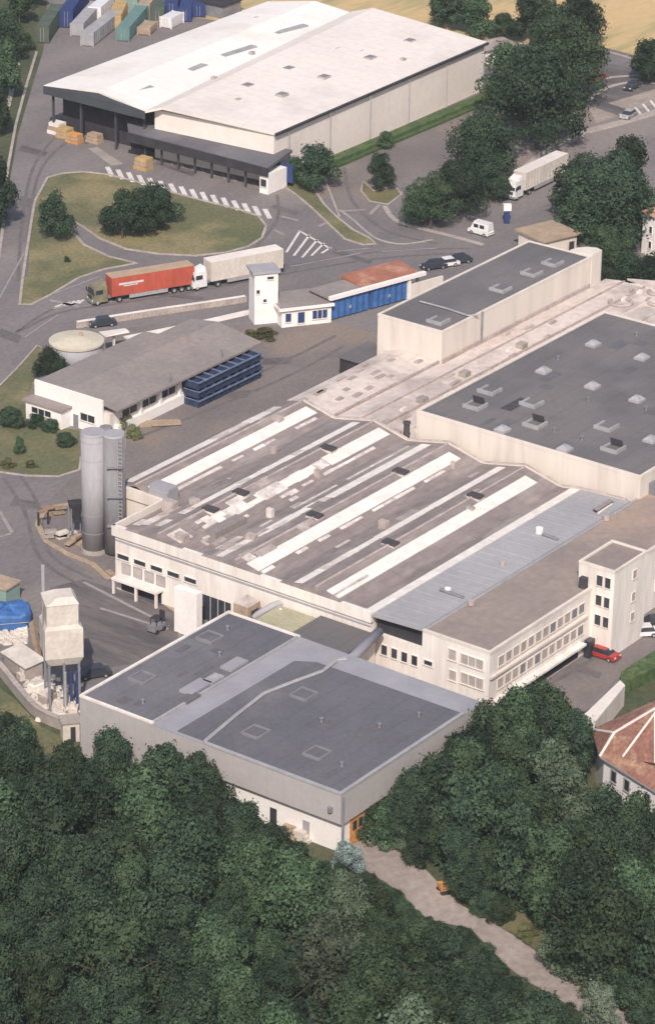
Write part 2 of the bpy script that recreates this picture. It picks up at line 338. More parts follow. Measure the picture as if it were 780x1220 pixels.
for p, q in (((0, 610), (15, 635)), ((0, 640), (14, 636)), ((100, 694), (180, 735)), ((120, 725), (200, 750))): bar(p, q, .5, 'worn')

for pp in (((20, 395), (70, 365), (130, 330+22), (240, 338), (340, 318), (450, 300), (560, 296)), ((10, 402), (70, 373), (140, 362), (240, 346), (340, 326), (450, 308), (540, 302)), ((32, 330), (36, 260), (50, 200), (90, 160), (140, 120)), ((22, 335), (27, 260), (42, 195), (80, 150), (125, 112)),
           ((120, 700), (170, 715), (205, 735)), ((90, 712), (150, 735), (190, 752)), ((20, 560), (45, 600), (60, 660), (110, 690)), ((5, 570), (30, 610), (48, 665), (100, 700)), ((330, 232), (330, 262), (300, 300)), ((410, 200), (420, 240), (460, 275), (520, 290)), ((160, 500), (250, 470), (340, 430), (400, 400)), ((168, 520), (260, 484), (350, 445), (410, 412)), ((630, 830), (690, 795), (760, 750))):
    struct(strip(smooth_px(list(pp), False), .55, .046, .052, 'tyre', 'tyre_track'))
random.seed(4)
for (x, y, w_, h_, m_) in ((40, 180, 26, 6, 'tarmac_dark'), (30, 240, 14, 10, 'slab_dark'), (90, 165, 30, 7, 'slab_dark'), (210, 200, 40, 5, 'tarmac_dark'), (12, 400, 20, 9, 'slab_dark'), (30, 600, 26, 8, 'tarmac_dark'), (90, 740, 22, 6, 'slab_dark'), (330, 430, 30, 8, 'tarmac_dark'), (280, 470, 30, 9, 'slab_dark'), (420, 306, 40, 4, 'tarmac_dark'), (210, 352, 60, 4, 'tarmac_dark'), (700, 200, 40, 8, 'tarmac_dark'), (730, 130, 50, 9, 'tarmac_dark'), (700, 800, 26, 7, 'slab_dark'), (340, 250, 26, 4, 'slab_dark')):
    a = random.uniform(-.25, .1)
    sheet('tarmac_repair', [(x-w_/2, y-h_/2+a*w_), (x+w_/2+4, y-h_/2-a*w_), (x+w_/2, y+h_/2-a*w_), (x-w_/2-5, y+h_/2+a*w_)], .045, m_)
# ------------------------------------------------------------------ far warehouse
t = thing('warehouse', 'long low white warehouse with two pale roof bays and an open dark loading canopy', 'warehouse', W(135, -110))
b = MB(); b.prism([(102, -113), (171, -120.6), (171, -90), (104, -88.3)], 0, 8.8); b.build('wall', 'creampanel', t)
b = MB(); b.box(112, 169, -136, -114.5, 0, 8.6); b.build('wall', 'creampanel', t)
def roofslab(name, pts, th, m, par): b = MB(); b.slabpoly([W(*p) for p in pts], th); return b.build(name, m, par)
roofslab('roof', [(99.8, -136.7, 9), (168, -138.6, 9), (170.6, -129, 10.3), (100.4, -124.5, 10.2)], .35, 'roofwhite', t)
roofslab('roof', [(100.4, -124.49, 10.2), (170.6, -128.99, 10.3), (171.3, -120.8, 9.3), (99.5, -113.1, 9.1)], .35, 'roofwhite', t)
roofslab('roof', [(99.5, -113.08, 9.12), (171.3, -120.78, 9.6), (173, -117, 10.6), (101, -110.5, 9.9)], .4, 'roofcream', t)
roofslab('roof', [(101, -110.48, 9.9), (173, -116.98, 10.6), (171.5, -89.7, 9.4), (103.7, -87.9, 9.2)], .4, 'roofcream', t)
b = MB(); b.tube([W(103.7, -87.7, 8.95), W(171.5, -89.5, 9.15)], .26, 6); b.build('gutter', 'dark', t)
for u in range(108, 170, 12):
    b = MB(); b.tube([W(u, -88.0, 0), W(u, -88.0, 8.9)], .09, 5); b.build('downpipe', 'palegrey', t)
for (x0, y0, x1, y1) in ((265, 66, 303, 54), (328, 39, 364, 29), (226, 83, 244, 76), (163, 106, 181, 102), (300, 100, 301, 100)):
    if x1-x0 < 5: continue
    p, q = G(x0, y0, 9.75), G(x1, y1, 9.75); d = (q-p).normalized(); s = Vector((-d.y, d.x, 0))*.75
    b = MB(); b.hexa([p+s-Vector((0, 0, .6)), p-s-Vector((0, 0, .6)), q-s-Vector((0, 0, .6)), q+s-Vector((0, 0, .6))], [p+s, p-s, q-s, q+s]); b.build('rooflight', 'palegrey', t)
skm = None
for (x, y) in ((295, 101), (336, 112), (344, 81), (386, 91), (400, 57), (441, 68), (448, 38), (488, 48)):
    p = G(x, y, 9.9)
    if skm is None:
        k = MB(LOC); k.box(-.95, .95, -.8, .8, -.5, .12); skm = k.mesh('rooflight', 'patch'); k = MB(LOC); k.box(-.8, .8, -.65, .65, .121, .16); gm = k.mesh('pane', 'steel')
    o = bpy.data.objects.new('rooflight', skm); o.parent = t; o.location = p-t.location; o.rotation_euler = (0, 0, AZ); col.objects.link(o)
    q = bpy.data.objects.new('pane', gm); q.parent = o; col.objects.link(q)
for (x, y) in ((255, 92), (300, 62), (320, 74), (384, 40), (360, 15), (306, 21), (284, 118), (430, 60), (480, 70)):
    p = G(x, y, 9.8); b = MB(frame(p, 54)); b.box(-.5, .5, -.4, .4, -.6, .1); b.build('vent', 'patch', t)
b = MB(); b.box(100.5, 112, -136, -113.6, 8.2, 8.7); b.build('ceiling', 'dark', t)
for v in (-135.5, -129, -121, -114.5):
    b = MB(); b.box(100.8, 101.2, v-.15, v+.15, 0, 8.2); b.build('column', 'gunmetal', t)
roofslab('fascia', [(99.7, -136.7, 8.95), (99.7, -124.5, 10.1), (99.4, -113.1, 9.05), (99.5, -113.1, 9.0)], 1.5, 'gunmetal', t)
roofslab('canopy_roof', [(104.5, -121.5, 5.4), (107.6, -87.0, 5.4), (98.2, -85.2, 5.0), (98.6, -116.2, 5.0)], .5, 'darkroof_blue', t)
b = MB(); b.prism([(98.0, -116.3), (98.2, -85.2), (98.4, -85.2), (98.2, -116.3)], 3.3, 4.9); b.build('canopy_shade_band', 'dark', t)  # dark band put in for the shade under the canopy
b = MB(); b.box(104.2, 105.5, -121, -88, 0, 4.9); b.build('loading_bay_wall', 'dark', t)  # wall coloured dark to paint in the shade below the canopy
b = MB(); b.box(104.0, 105.0, -135.8, -113.6, 0, 8.15); b.build('inner_wall', 'dark', t)  # dark wall set forward, paints the gloom inside the open bay
for i in range(8):
    v = -113+i*3.7; b = MB(); b.box(99.2, 99.5, v-.15, v+.15, 0, 4.7); b.build('column', 'gunmetal', t)
    b = MB(); b.box(103.9, 104.15, v+.6, v+3, .9, 4.2); b.build('dock_door', 'navy', t)
b = MB(); b.box(98.6, 104, -87.2, -85.4, 0, 3.6); cab = b.build('office_cabin', 'brightwhite', t)
window(cab, facefn('A', 98.6), -86.9, -85.7, 1.3, 2.6, name='cabin_window')
for i, (u, v, lab, m_, s) in enumerate(((100.5, -132.3, 'stack of orange pallets under the open left end of the warehouse roof', 'ochre', .9), (99.5, -129.2, 'heap of orange crates just outside the open left end of the warehouse', 'orange', .8), (101.8, -126.5, 'tall tan pile of crates beside the dark warehouse opening', 'tan', .8), (101.5, -135, 'white upright sheet stack at the far left warehouse corner', 'white', 1.0), (96, -110.5, 'cream and orange low pallet pile at the left end of the loading canopy', 'ochre', 1.0))):
    th = thing('pallet_pile', lab, 'pallet stack', W(u, v))
    for k in range(3):
        b = MB(); b.box(u-1.6*s/1.3+.1*k, u+1.4*s/1.3, v-1.5+.12*k, v+1.3-.1*k, .02+k*.7*s, (k+1)*.7*s-.04); b.build('pallet', m_ if k != 1 else 'tan', th)
for i in range(3): pass
b = MB(); b.prism([(98, -125), (99.5, -124), (95.5, -115), (93.5, -116)], .03, .18); b.thing('loading_ramp', 'slab', 'pale concrete ramp strip leading away from the warehouse opening', 'ramp')
b = MB(); b.box(105.5, 172, -87.4, -85.2, 0, 1.1); b.box(118, 172, -85.2, -84.4, 0, .5); b.thing('hedge', 'hedge', 'long clipped green hedge along the foot of the warehouse side wall', 'hedge')
# little hut behind
t = thing('hut', 'small white hut with brown hipped roof past the far corner of the warehouse', 'hut', G(590, 68))
fr = frame(G(588, 70), 35)
b = MB(fr); b.box(-3.4, 3.6, -2, 2.4, 0, 2.8); b.build('wall', 'white', t)
b = MB(fr); b.hexa([fr(-4, -2.6, 2.8), fr(4.2, -2.6, 2.8), fr(4.2, 3, 2.8), fr(-4, 3, 2.8)], [fr(-2, -.2, 4), fr(2.2, -.2, 4), fr(2.2, .4, 4), fr(-2, .4, 4)]); b.build('roof', 'tileroof', t)
b = MB(fr); b.box(-1, 0, -2.1, -2, 0, 2.1); b.build('door', 'steel', t)

# ------------------------------------------------------------------ containers and trailers in the yard
def container(px, py, az, m, label, L=12, w=2.5, h=2.7, z=0, group='containers in the far yard'):
    th = thing('freight_container', label, 'container', G(px, py, z), group, az+4)
    b = MB(LOC); b.box(-L/2, L/2, -w/2, w/2, .15, h); b.build('body', m, None).parent = th
    b = MB(LOC)
    for i in range(16):
        x = -L/2+.5+i*(L-1)/15
        for s in (-1, 1): b.box(x-.12, x+.12, s*w/2-.05, s*w/2+.05, .4, h-.25)
    o = b.build('side_ribs', m); o.parent = th; o['kind'] = 'stuff'
    for s in (-1, 1):
        for e in (-1, 1):
            b = MB(LOC); b.box(e*(L/2)-.12, e*(L/2)+.12, s*w/2-.14, s*w/2+.14, 0, h+.06); o = b.build('corner_post', m); o.parent = th
    for s in (-1, 1):
        b = MB(LOC); b.box(-L/2-.05, -L/2-.004, min(s*.05, s*1.1), max(s*.05, s*1.1), .3, h-.15); o = b.build('door', m); o.parent = th
        b = MB(LOC); b.box(-L/2-.1, -L/2-.05, s*.3-.03, s*.3+.03, .35, h-.2); o2 = b.build('lock_bar', 'palegrey'); o2.parent = o
    return th
for px, py, az, m, lab, h in ((60, 38, 80, 'greengrey', 'dark green-grey trailer at the left end of the far container row', 3.4), (88, 20, 80, 'navy', 'dark navy blue container second from the left in the far yard', 3.6), (104, 30, 76, 'palegrey', 'dull grey container between the navy one and the light grey trailer', 2.6),
        (121, 42, 70, 'palegrey', 'light grey trailer parked slanting with its rear to the yard', 2.8), (128, 12, 72, 'carwhite', 'white container behind the light grey trailer', 2.8), (143, 22, 82, 'ochre', 'ochre yellow container in the far yard', 2.8), (158, 36, 76, 'teal', 'pale teal container beside the ochre one', 2.8),
        (162, 5, 82, 'palegreen', 'pale green container behind the teal one', 2.8), (176, 38, 72, 'tan', 'short tan brown skip load right of the teal container', 1.6), (180, 8, 78, 'tan', 'tan container behind the tan brown skip', 2.6), (192, 14, 84, 'greengrey', 'dark olive container between tan and blue ones', 2.8),
        (208, 8, 84, 'navy', 'deep blue container left of a matching pair near the roof edge', 3.2), (224, 13, 84, 'navy', 'deep blue container in the middle near the warehouse roof edge', 2.8), (240, 8, 84, 'navy', 'deep blue container rightmost of the far row', 2.6), (97, 2, 80, 'greengrey', 'dark green-grey container at the top edge behind the grey one', 2.6), (205, 30, 60, 'carwhite', 'small white box container close to the warehouse roof', 2.2)):
    container(px, py, az, m, lab, h=h, L=5 if 'short' in lab or 'small' in lab else 16)
t = thing('hut', 'dark grey low store shed at the top edge beside the blue containers', 'shed', G(262, 14)); fr = frame(G(262, 16), 54)
b = MB(fr); b.box(-3, 3, -3, 3, 0, 2.6); b.build('wall', 'steel', t); b = MB(fr); b.box(-3.3, 3.3, -3.3, 3.3, 2.6, 2.9); b.build('roof', 'dark', t)

# ------------------------------------------------------------------ vehicles
def part(b, name, m, par):
    o = b.build(name, m); o.parent = par; return o
def lorry(name, label, loc, az, tm, topm, cabm, trailer=13.2, h=3.9, z0=1.15, group=None, cabh=3.1):
    th = thing(name, label, 'lorry', loc, group, az)     # cab at -x end
    L = trailer
    b = MB(LOC); b.box(0, L, -1.25, 1.25, z0, h-.08); bd = part(b, 'trailer_box', tm, th)
    b = MB(LOC); b.box(-.02, L+.02, -1.28, 1.28, h-.078, h); part(b, 'trailer_roof', topm, bd)
    b = MB(LOC)
    for i in range(14):
        x = .4+i*(L-.8)/13
        for s in (-1, 1): b.box(x-.06, x+.06, s*1.26-.03, s*1.26+.03, z0+.1, h-.2)
    part(b, 'side_posts', tm, bd)['kind'] = 'stuff'
    for s in (-1, 1):
        b = MB(LOC); b.box(L+.03, L+.08, min(s*.04, s*1.2), max(s*.04, s*1.2), z0+.1, h-.1); part(b, 'rear_door', tm, bd)
    b = MB(LOC); b.box(-1, L, -.5, .5, .75, z0-.01); part(b, 'chassis', 'steel', th)
    b = MB(LOC); b.box(3, L-4.5, -1.2, -1.12, .5, z0-.02); b.box(3, L-4.5, 1.12, 1.2, .5, z0-.02); part(b, 'side_guard', 'palegrey', th)
    # tractor
    c = MB(LOC); c.hexa([LOC(-3.2, -1.22, .55), LOC(-.7, -1.22, .55), LOC(-.7, 1.22, .55), LOC(-3.2, 1.22, .55)], [LOC(-3.2, -1.22, 1.75), LOC(-.7, -1.22, 1.75), LOC(-.7, 1.22, 1.75), LOC(-3.2, 1.22, 1.75)])
    c.hexa([LOC(-3.2, -1.2, 1.76), LOC(-.7, -1.2, 1.76), LOC(-.7, 1.2, 1.76), LOC(-3.2, 1.2, 1.76)], [LOC(-2.85, -1.1, cabh), LOC(-.75, -1.1, cabh), LOC(-.75, 1.1, cabh), LOC(-2.85, 1.1, cabh)])
    cb = part(c, 'cab', cabm, th)
    b = MB(LOC); b.hexa([LOC(-3.22, -1.05, 1.85), LOC(-3.16, -1.05, 1.85), LOC(-3.16, 1.05, 1.85), LOC(-3.22, 1.05, 1.85)], [LOC(-2.98, -.98, 2.7), LOC(-2.92, -.98, 2.7), LOC(-2.92, .98, 2.7), LOC(-2.98, .98, 2.7)]); part(b, 'windscreen', 'glass', cb)
    for s in (-1, 1):
        b = MB(LOC); b.box(-2.7, -1.5, s*1.2-.03, s*1.2+.03, 1.85, 2.55); part(b, 'side_window', 'glass', cb)
        b = MB(LOC); b.box(-3.25, -3.2, s*.95-.2, s*.95+.2, .8, 1.05); part(b, 'headlight', 'carwhite', cb)
        b = MB(LOC); b.box(-3.25, -3.1, s*1.38-.1, s*1.38+.1, 1.9, 2.5); part(b, 'mirror', 'dark', cb)
    b = MB(LOC); b.box(-3.3, -3.18, -1.2, 1.2, .4, .75); part(b, 'bumper', 'steel', cb)
    b = MB(LOC); b.box(-3.24, -3.2, -.7, .7, 1.1, 1.6); part(b, 'grille', 'dark', cb)
    b = MB(LOC); b.hexa([LOC(-2.6, -.9, cabh), LOC(-.8, -1, cabh), LOC(-.8, 1, cabh), LOC(-2.6, .9, cabh)], [LOC(-1.2, -.8, cabh+.5), LOC(-.8, -.9, cabh+.6), LOC(-.8, .9, cabh+.6), LOC(-1.2, .8, cabh+.5)]); part(b, 'wind_deflector', cabm, cb)
    for x in (-2.4, 1.3, L-3.4, L-2.1, L-.9):
        for s in (-1, 1):
            b = MB(LOC); b.wheel(x, s*1.02, .5, .5, .36); wo = part(b, 'wheel', 'rubber', th)
            b = MB(LOC); b.wheel(x, s*1.2, .5, .24, .06, 10); part(b, 'rim', 'palegrey', wo)
    return th
p0, p1 = G(130, 359), G(228, 343)
az1 = math.degrees(math.atan2(p1.y-p0.y, p1.x-p0.x))
t = lorry('lorry', 'lorry with a long red box trailer and small olive-beige cab on the road', p0, az1, 'red', 'redtop', 'cabolive', trailer=(p1-p0).length-.1, h=4.3)
# white lettering band on the red trailer side
b = MB(LOC); b.box(1.2, 5.4, -1.31, -1.292, 2.9, 3.25); b.box(2, 4.4, -1.31, -1.292, 2.62, 2.8); part(b, 'worn_marking', 'paint', [c for c in t.children if c.name.startswith('trailer_box')][0])
p0, p1 = G(247, 341), G(345, 322)
lorry('lorry', 'lorry with white cab and long pale beige trailer passing behind the white gate tower', p0, math.degrees(math.atan2(p1.y-p0.y, p1.x-p0.x)), 'concrete', 'roofcream', 'carwhite', trailer=13.2, h=4.4)
p0, p1 = G(618, 233), G(676, 205)
lorry('lorry', 'lorry with rounded white cab and cream trailer parked by the big domed tree', p0, math.degrees(math.atan2(p1.y-p0.y, p1.x-p0.x)), 'concrete', 'roofcream', 'carwhite', trailer=13.6, h=4.3, cabh=3.4)
def car(label, loc, az, m, van=False, group=None):
    th = thing('parked_van' if van else 'parked_car', label, 'van' if van else 'car', loc, group, az)
    h = 1.1 if van else .85; H = 2.3 if van else 1.45
    prof = [(-2.1, .3), (2.1, .3), (2.15, .8), (1.9, h), (-1.35, h+.02), (-2.05, .85)]
    b = MB(LOC); b.hexa([LOC(x, -.85, z) for x, z in prof], [LOC(x, .85, z) for x, z in prof]); bd = part(b, 'body', m, th)
    x0, x1, y0, y1 = (-1.5, 2.05, -1.0, 2.0) if van else (-1.25, 1.6, -.6, 1.1)
    b = MB(LOC); b.hexa([LOC(x0, -.8, h), LOC(x1, -.8, h), LOC(x1, .8, h), LOC(x0, .8, h)], [LOC(y0, -.66, H-.05), LOC(y1, -.66, H-.05), LOC(y1, .66, H-.05), LOC(y0, .66, H-.05)]); cabn = part(b, 'cabin', m if van else 'glass', th)
    b = MB(LOC); b.box(y0-.03, y1+.03, -.68, .68, H-.049, H); part(b, 'roof', m, th)
    if van:
        b = MB(LOC); b.hexa([LOC(-1.53, -.7, 1.15), LOC(-1.48, -.7, 1.15), LOC(-1.48, .7, 1.15), LOC(-1.53, .7, 1.15)], [LOC(-1.1, -.6, 2.1), LOC(-1.05, -.6, 2.1), LOC(-1.05, .6, 2.1), LOC(-1.1, .6, 2.1)]); part(b, 'windscreen', 'glass', cabn)
        for s in (-1, 1):
            for a in (-.9, .3): b = MB(LOC); b.box(a, a+.9, s*.76-.04, s*.76+.04, 1.3, 1.9); part(b, 'side_window', 'glass', cabn)
    for s in (-1, 1):
        b = MB(LOC); b.box(-2.12, -2.05, s*.6-.16, s*.6+.16, .62, .8); part(b, 'headlight', 'carwhite', bd)
        for x in (-1.3, 1.3):
            b = MB(LOC); b.wheel(x, s*.8, .32, .32, .2, 12); wo = part(b, 'wheel', 'rubber', th)
            b = MB(LOC); b.wheel(x, s*.91, .32, .17, .02, 8); part(b, 'rim', 'palegrey', wo)
    return th
car('small white van with dark windows waiting at the gate in front of the trees', G(572, 279), -38, 'carwhite', van=True)
car('bright red car parked in the office car park beside the stair tower foot', G(718, 783), 144, 'carred')
car('white car parked right of the red one against the office wall', G(764, 757), 10, 'carwhite')
car('dark blue car behind the white one at the right edge', G(778, 746), 12, 'cardark')
car('dark car parked beside the low wall near the rust-red roof', G(516, 320), 25, 'cardark')
car('white car parked between two dark things by the low wall', G(531, 317), 25, 'carwhite')
car('dark car at the right end of the row by the low wall', G(546, 313), 25, 'cardark')
car('dark car on the road beside the long low wall', G(122, 388), 20, 'cardark')
car('dark blue car between concrete hopper tower and pitched hall corner', G(112, 806), 20, 'cardark')

# small items on the road side
t = thing('roadside_post', 'slim roadside totem with white head and dark blue body beside the lorry', 'sign', G(603, 266)); f_ = frame(G(603, 266), 10)
b = MB(f_); b.box(-.45, .45, -.3, .3, 0, 2.3); b.build('post', 'navy', t); b = MB(f_); b.box(-.65, .65, -.4, .4, 2.3, 3.4); b.build('head', 'brightwhite', t)
# beige gate building & low walls behind the grey hall
for (x, y, az, m_, lab) in ((712, 96, 60, 'carred', 'dark red car parked in the far car park by the field'), (752, 106, 60, 'cardark', 'dark car parked in the far car park nearest the right edge'), (748, 140, 60, 'palegrey', 'grey car parked between white bay lines at the upper right')): car(lab, G(x, y), az, m_)
t = thing('gatehouse', 'low beige flat-roofed hut with a white corner behind the grey-roofed hall', 'building', G(650, 290)); fr = frame(G(628, 300), 36)
b = MB(fr); b.box(0, 7, -4, 2.5, 0, 2.9); b.build('wall', 'cream', t); b = MB(fr); b.box(-.5, 7.5, -4.5, 3, 2.9, 3.2); b.build('roof', 'tan', t)
b = MB(fr); b.box(5.0, 6.0, -4.6, -4.52, 0, 2.1); b.build('door', 'dark', t)
b = MB(); b.box(79, 96, -28, -27.3, 0, 1.6); b.thing('garden_wall', 'cream', 'low cream wall running beside the road behind the grey-roofed hall', 'wall')

# ------------------------------------------------------------------ gate tower, gatehouse and blue-doored shelter
RA = 24
o = G(303, 387); fr = frame(o, 17)
t = thing('gate_tower', 'tall square white tower with flat slab roof beside the road', 'tower', o)
b = MB(fr); b.box(0, 3.75, 0, 3.2, 0, 8.3); tw = b.build('wall', 'brightwhite', t)
b = MB(fr); b.box(-.35, 4.1, -.3, 3.6, 8.3, 8.65); b.build('roof_slab', 'lightgrey', t)
f2 = lambda s, z, d: fr(s, -d, z)
window(t, f2, .3, .8, 5.1, 5.7); window(t, f2, 1.4, 1.9, 3.6, 4.1)
window(t, f2, 2.0, 3.0, 7.3, 7.75)
o = G(334, 391); fr = frame(o, 20)
t = thing('gatehouse', 'single-storey white gatehouse with brown flat roof and dark blue windows', 'building', o)
f2 = lambda s, z, d: fr(s, -d, z)
b = MB(fr); b.box(.2, 8.3, 0, 6.6, 0, 3.0); b.build('wall', 'brightwhite', t)
b = MB(fr); b.box(-.2, 8.6, -.4, 6.9, 3.0, 3.25); b.build('roof', 'brownroof', t)
b = MB(fr); b.box(-.25, 8.65, -.5, -.4, 2.85, 3.35); b.box(-.35, -.2, -.4, 6.9, 2.85, 3.35); b.build('fascia', 'brightwhite', t)
window(t, f2, .8, 1.7, .9, 2.3, glass='navy'); window(t, f2, 2.8, 3.9, .5, 2.3, glass='navy'); window(t, f2, 5.2, 7.6, .9, 2.3, glass='navy', bars=2)
o = G(393, 383); q = G(487, 357); az = math.degrees(math.atan2(q.y-o.y, q.x-o.x)); Ls = (q-o).length
fr = frame(o, az)
t = thing('delivery_shelter', 'shelter with white fascia, rust-red roof and two wide bright blue screens', 'shelter', o)
for i, (a0, a1) in enumerate(((.1, Ls*.5-.4), (Ls*.5+.1, Ls-.6))):
    b = MB(fr); n = 12; xs = [a0+(a1-a0)*k/n for k in range(n+1)]
    b.add([fr(x, (.12 if k % 2 else -.05), z) for z in (.25, 3.55) for k, x in enumerate(xs)], [(k, k+1, n+2+k, n+1+k) for k in range(n)])
    b.box(a0, a1, .3, .4, .25, 3.55); b.build('blue_screen', 'tarpblue', t)
    b = MB(fr); b.box((a0+a1)/2-.2, (a0+a1)/2+.3, -.14, -.1, 1.4, 1.9); b.build('white_badge', 'palegrey', t)
b = MB(fr); b.box(-.3, Ls+3, -.5, .1, 3.6, 4.2); b.box(Ls-.4, Ls+.2, -.2, 1.2, 0, 3.6); b.build('fascia', 'brightwhite', t)
b = MB(fr); b.box(-.3, Ls*.42, .12, 5, 3.65, 3.9); b.build('roof', 'brownroof', t, label='brown flat end of the roof')
b = MB(fr)
for k in range(24):
    a = Ls*.42+.1+k*(Ls*.58+2.4)/24; b.hexa([fr(a, .12, 3.7), fr(a+.42, .12, 3.7), fr(a+.42, 5.8, 3.9), fr(a, 5.8, 3.9)], [fr(a, .12, 3.95), fr(a+.42, .12, 3.95), fr(a+.42, 5.8, 4.45), fr(a, 5.8, 4.45)])
b.box(Ls*.42+.1, Ls+2.4, .13, 5.8, 3.68, 3.8); b.build('corrugated_roof', 'rust', t)
for k in range(6): b = MB(fr); a = .1+k*(Ls-.8)/5; b.box(a-.1, a+.1, .5, .7, 0, 3.6); b.build('post', 'steel', t)
b = MB(fr); b.box(Ls+.2, Ls+7, .0, .4, 0, 2.4); b.thing('boundary_wall', 'cream', 'short white wall joining the rust-roofed shelter to the grey-roofed hall', 'wall')
b = MB(fr); b.box(Ls+2.6, Ls+3.4, .8, 1.6, 0, 3.2); b.box(Ls+2.5, Ls+3.5, .7, 1.7, 3.2, 3.5); b.thing('gate_pier', 'white', 'white square gate pier at the right end of the rust-red roof', 'pier')
# long road wall with coping
t = thing('road_wall', 'long low brick wall with pale coping beside the road in front of the lorries', 'wall', G(100, 391))
pts = [(92, 391), (140, 383), (185, 376), (240, 368), (292, 360)]
strip(pts, .4, 0, 1.0, 'kerb', 'brick_wall').parent = t
strip(pts, .55, 1.0, 1.12, 'white', 'coping').parent = t
for c in t.children: c.data.transform(Matrix.Translation(-t.location))
for i in range(22):
    a = i/21; x = 92+200*a; y = 391-31*a; p = G(x, y); b = MB(frame(p, 22)); b.box(-.18, .18, -.32, -.22, .1, .95); b.build('pier', 'patch', t)

# ------------------------------------------------------------------ workshop with the long brown roof
t = thing('workshop', 'low white workshop with wide shallow grey-brown roof', 'building', W(17, -46))
b = MB(); b.box(1.5, 33, -53, -39.6, 0, 3.4); b.build('wall', 'white', t)
b = MB(); b.prism([(1.4, -53.3), (1.1, -53.3), (1.1, -40.6), (1.4, -40.6)], 0, 5.4); b.build('gable_wall', 'brightwhite', t)
ge = [(-52.9, 3.4), (-52.9, 4.9), (-47, 5.6), (-40.3, 4.9), (-38.4, 4.4), (-38.4, 4.15), (-40.3, 4.6), (-47, 5.3)]
def vroof(name, prof, u0, u1, th, m, par):   # roof swept along u, profile (v, z)
    b = MB(); n = len(prof); top = [(v, z) for v, z in prof]; bot = [(v, z-th) for v, z in prof][::-1]; ring = top+bot
    b.hexa([W(u0, v, z) for v, z in ring], [W(u1, v, z) for v, z in ring]); return b.build(name, m, par)
vroof('roof', [(-54, 4.7), (-47, 5.5), (-38.0, 4.5)], 1.45, 27, .3, 'brownroof', t)
vroof('roof', [(-51.5, 4.9), (-46.5, 5.7), (-38.0, 4.5)], 27.02, 35, .3, 'brownroof', t)
fB = facefn('B', -39.6)
for u in (4.2, 8.6, 13.0, 17.2):
    window(t, fB, u, u+3.3, 2.1, 3.2, bars=1)
b = MB(); b.box(2.5, 19, -39.59, -38.9, 0, 1.5); b.build('loading_step', 'brightwhite', t)
for u in (7.95, 12.4, 16.9): b = MB(); b.box(u-.2, u+.2, -39.5, -39.0, 1.5, 3.6); b.build('pier', 'brightwhite', t)
fA = facefn('A', 1.1)
window(t, fA, -44.6, -42, 1.5, 2.6, bars=1)
b = MB(); b.box(-1.0, 1.1, -53.2, -46.5, 0, 2.8); b.build('annex', 'brightwhite', t)
b = MB(); b.box(-1.3, 1.09, -53.6, -46.2, 2.8, 3.1); b.build('annex_roof', 'brownroof', t)
window(t, facefn('A', -1.0), -52, -48.4, 1.4, 2.3, bars=2)
b = MB(); b.box(1.0, 1.08, -46, -45.1, 0, 2); b.build('door', 'steel', t)
b = MB(); b.tube([W(14, -38.6, 4.5), W(14, -38.6, 6.2)], .12); b.build('flue', 'steel', t)
b = MB(); b.tube([W(26, -38.6, 4.5), W(26, -38.6, 6.0)], .12); b.build('flue', 'steel', t)
# round tank
c = G(92, 436); t = thing('water_tank', 'round grey tank with pale cream conical lid behind the workshop', 'tank', c)
b = MB(frame(c, 0)); b.cyl(0, 0, 0, 3.9, 3.95, 40); b.build('shell', 'bluegrey', t, smooth=True)
b = MB(frame(c, 0)); b.cyl(0, 0, 3.9, 4.15, 4.15, 40); b.cyl(0, 0, 4.16, 4.7, 4.0, 40, .5); b.build('lid', 'lidcream', t)
b = MB(frame(c, 0)); b.cyl(0.6, 0.6, 4.6, 5.1, .3, 12); b.build('hatch', 'tan', t)
b = MB(frame(c, 0)); b.box(4.1, 4.3, -.3, -.25, 0, 4.6); b.box(4.1, 4.3, .25, .3, 0, 4.6)
for k in range(12): b.box(4.15, 4.25, -.25, .25, .3+k*.35, .36+k*.35)
b.build('ladder', 'steel', t)
b = MB(frame(G(136, 420), 30)); b.box(-2, 2, -1, 1, 0, .3); b.hexa([b.fr(-2, -1, 3.2), b.fr(2.2, -1, 3.2), b.fr(2.2, 1, 3.2), b.fr(-2, 1, 3.2)], [b.fr(-2, -1, 3.4), b.fr(2.2, -.4, 3.4), b.fr(2.2, .4, 3.4), b.fr(-2, 1, 3.4)]); b.box(-.15, .15, -.15, .15, .3, 3.2)
b.thing('lean_to', 'roofcream', 'small pale pointed canopy between tank and workshop roof', 'canopy')
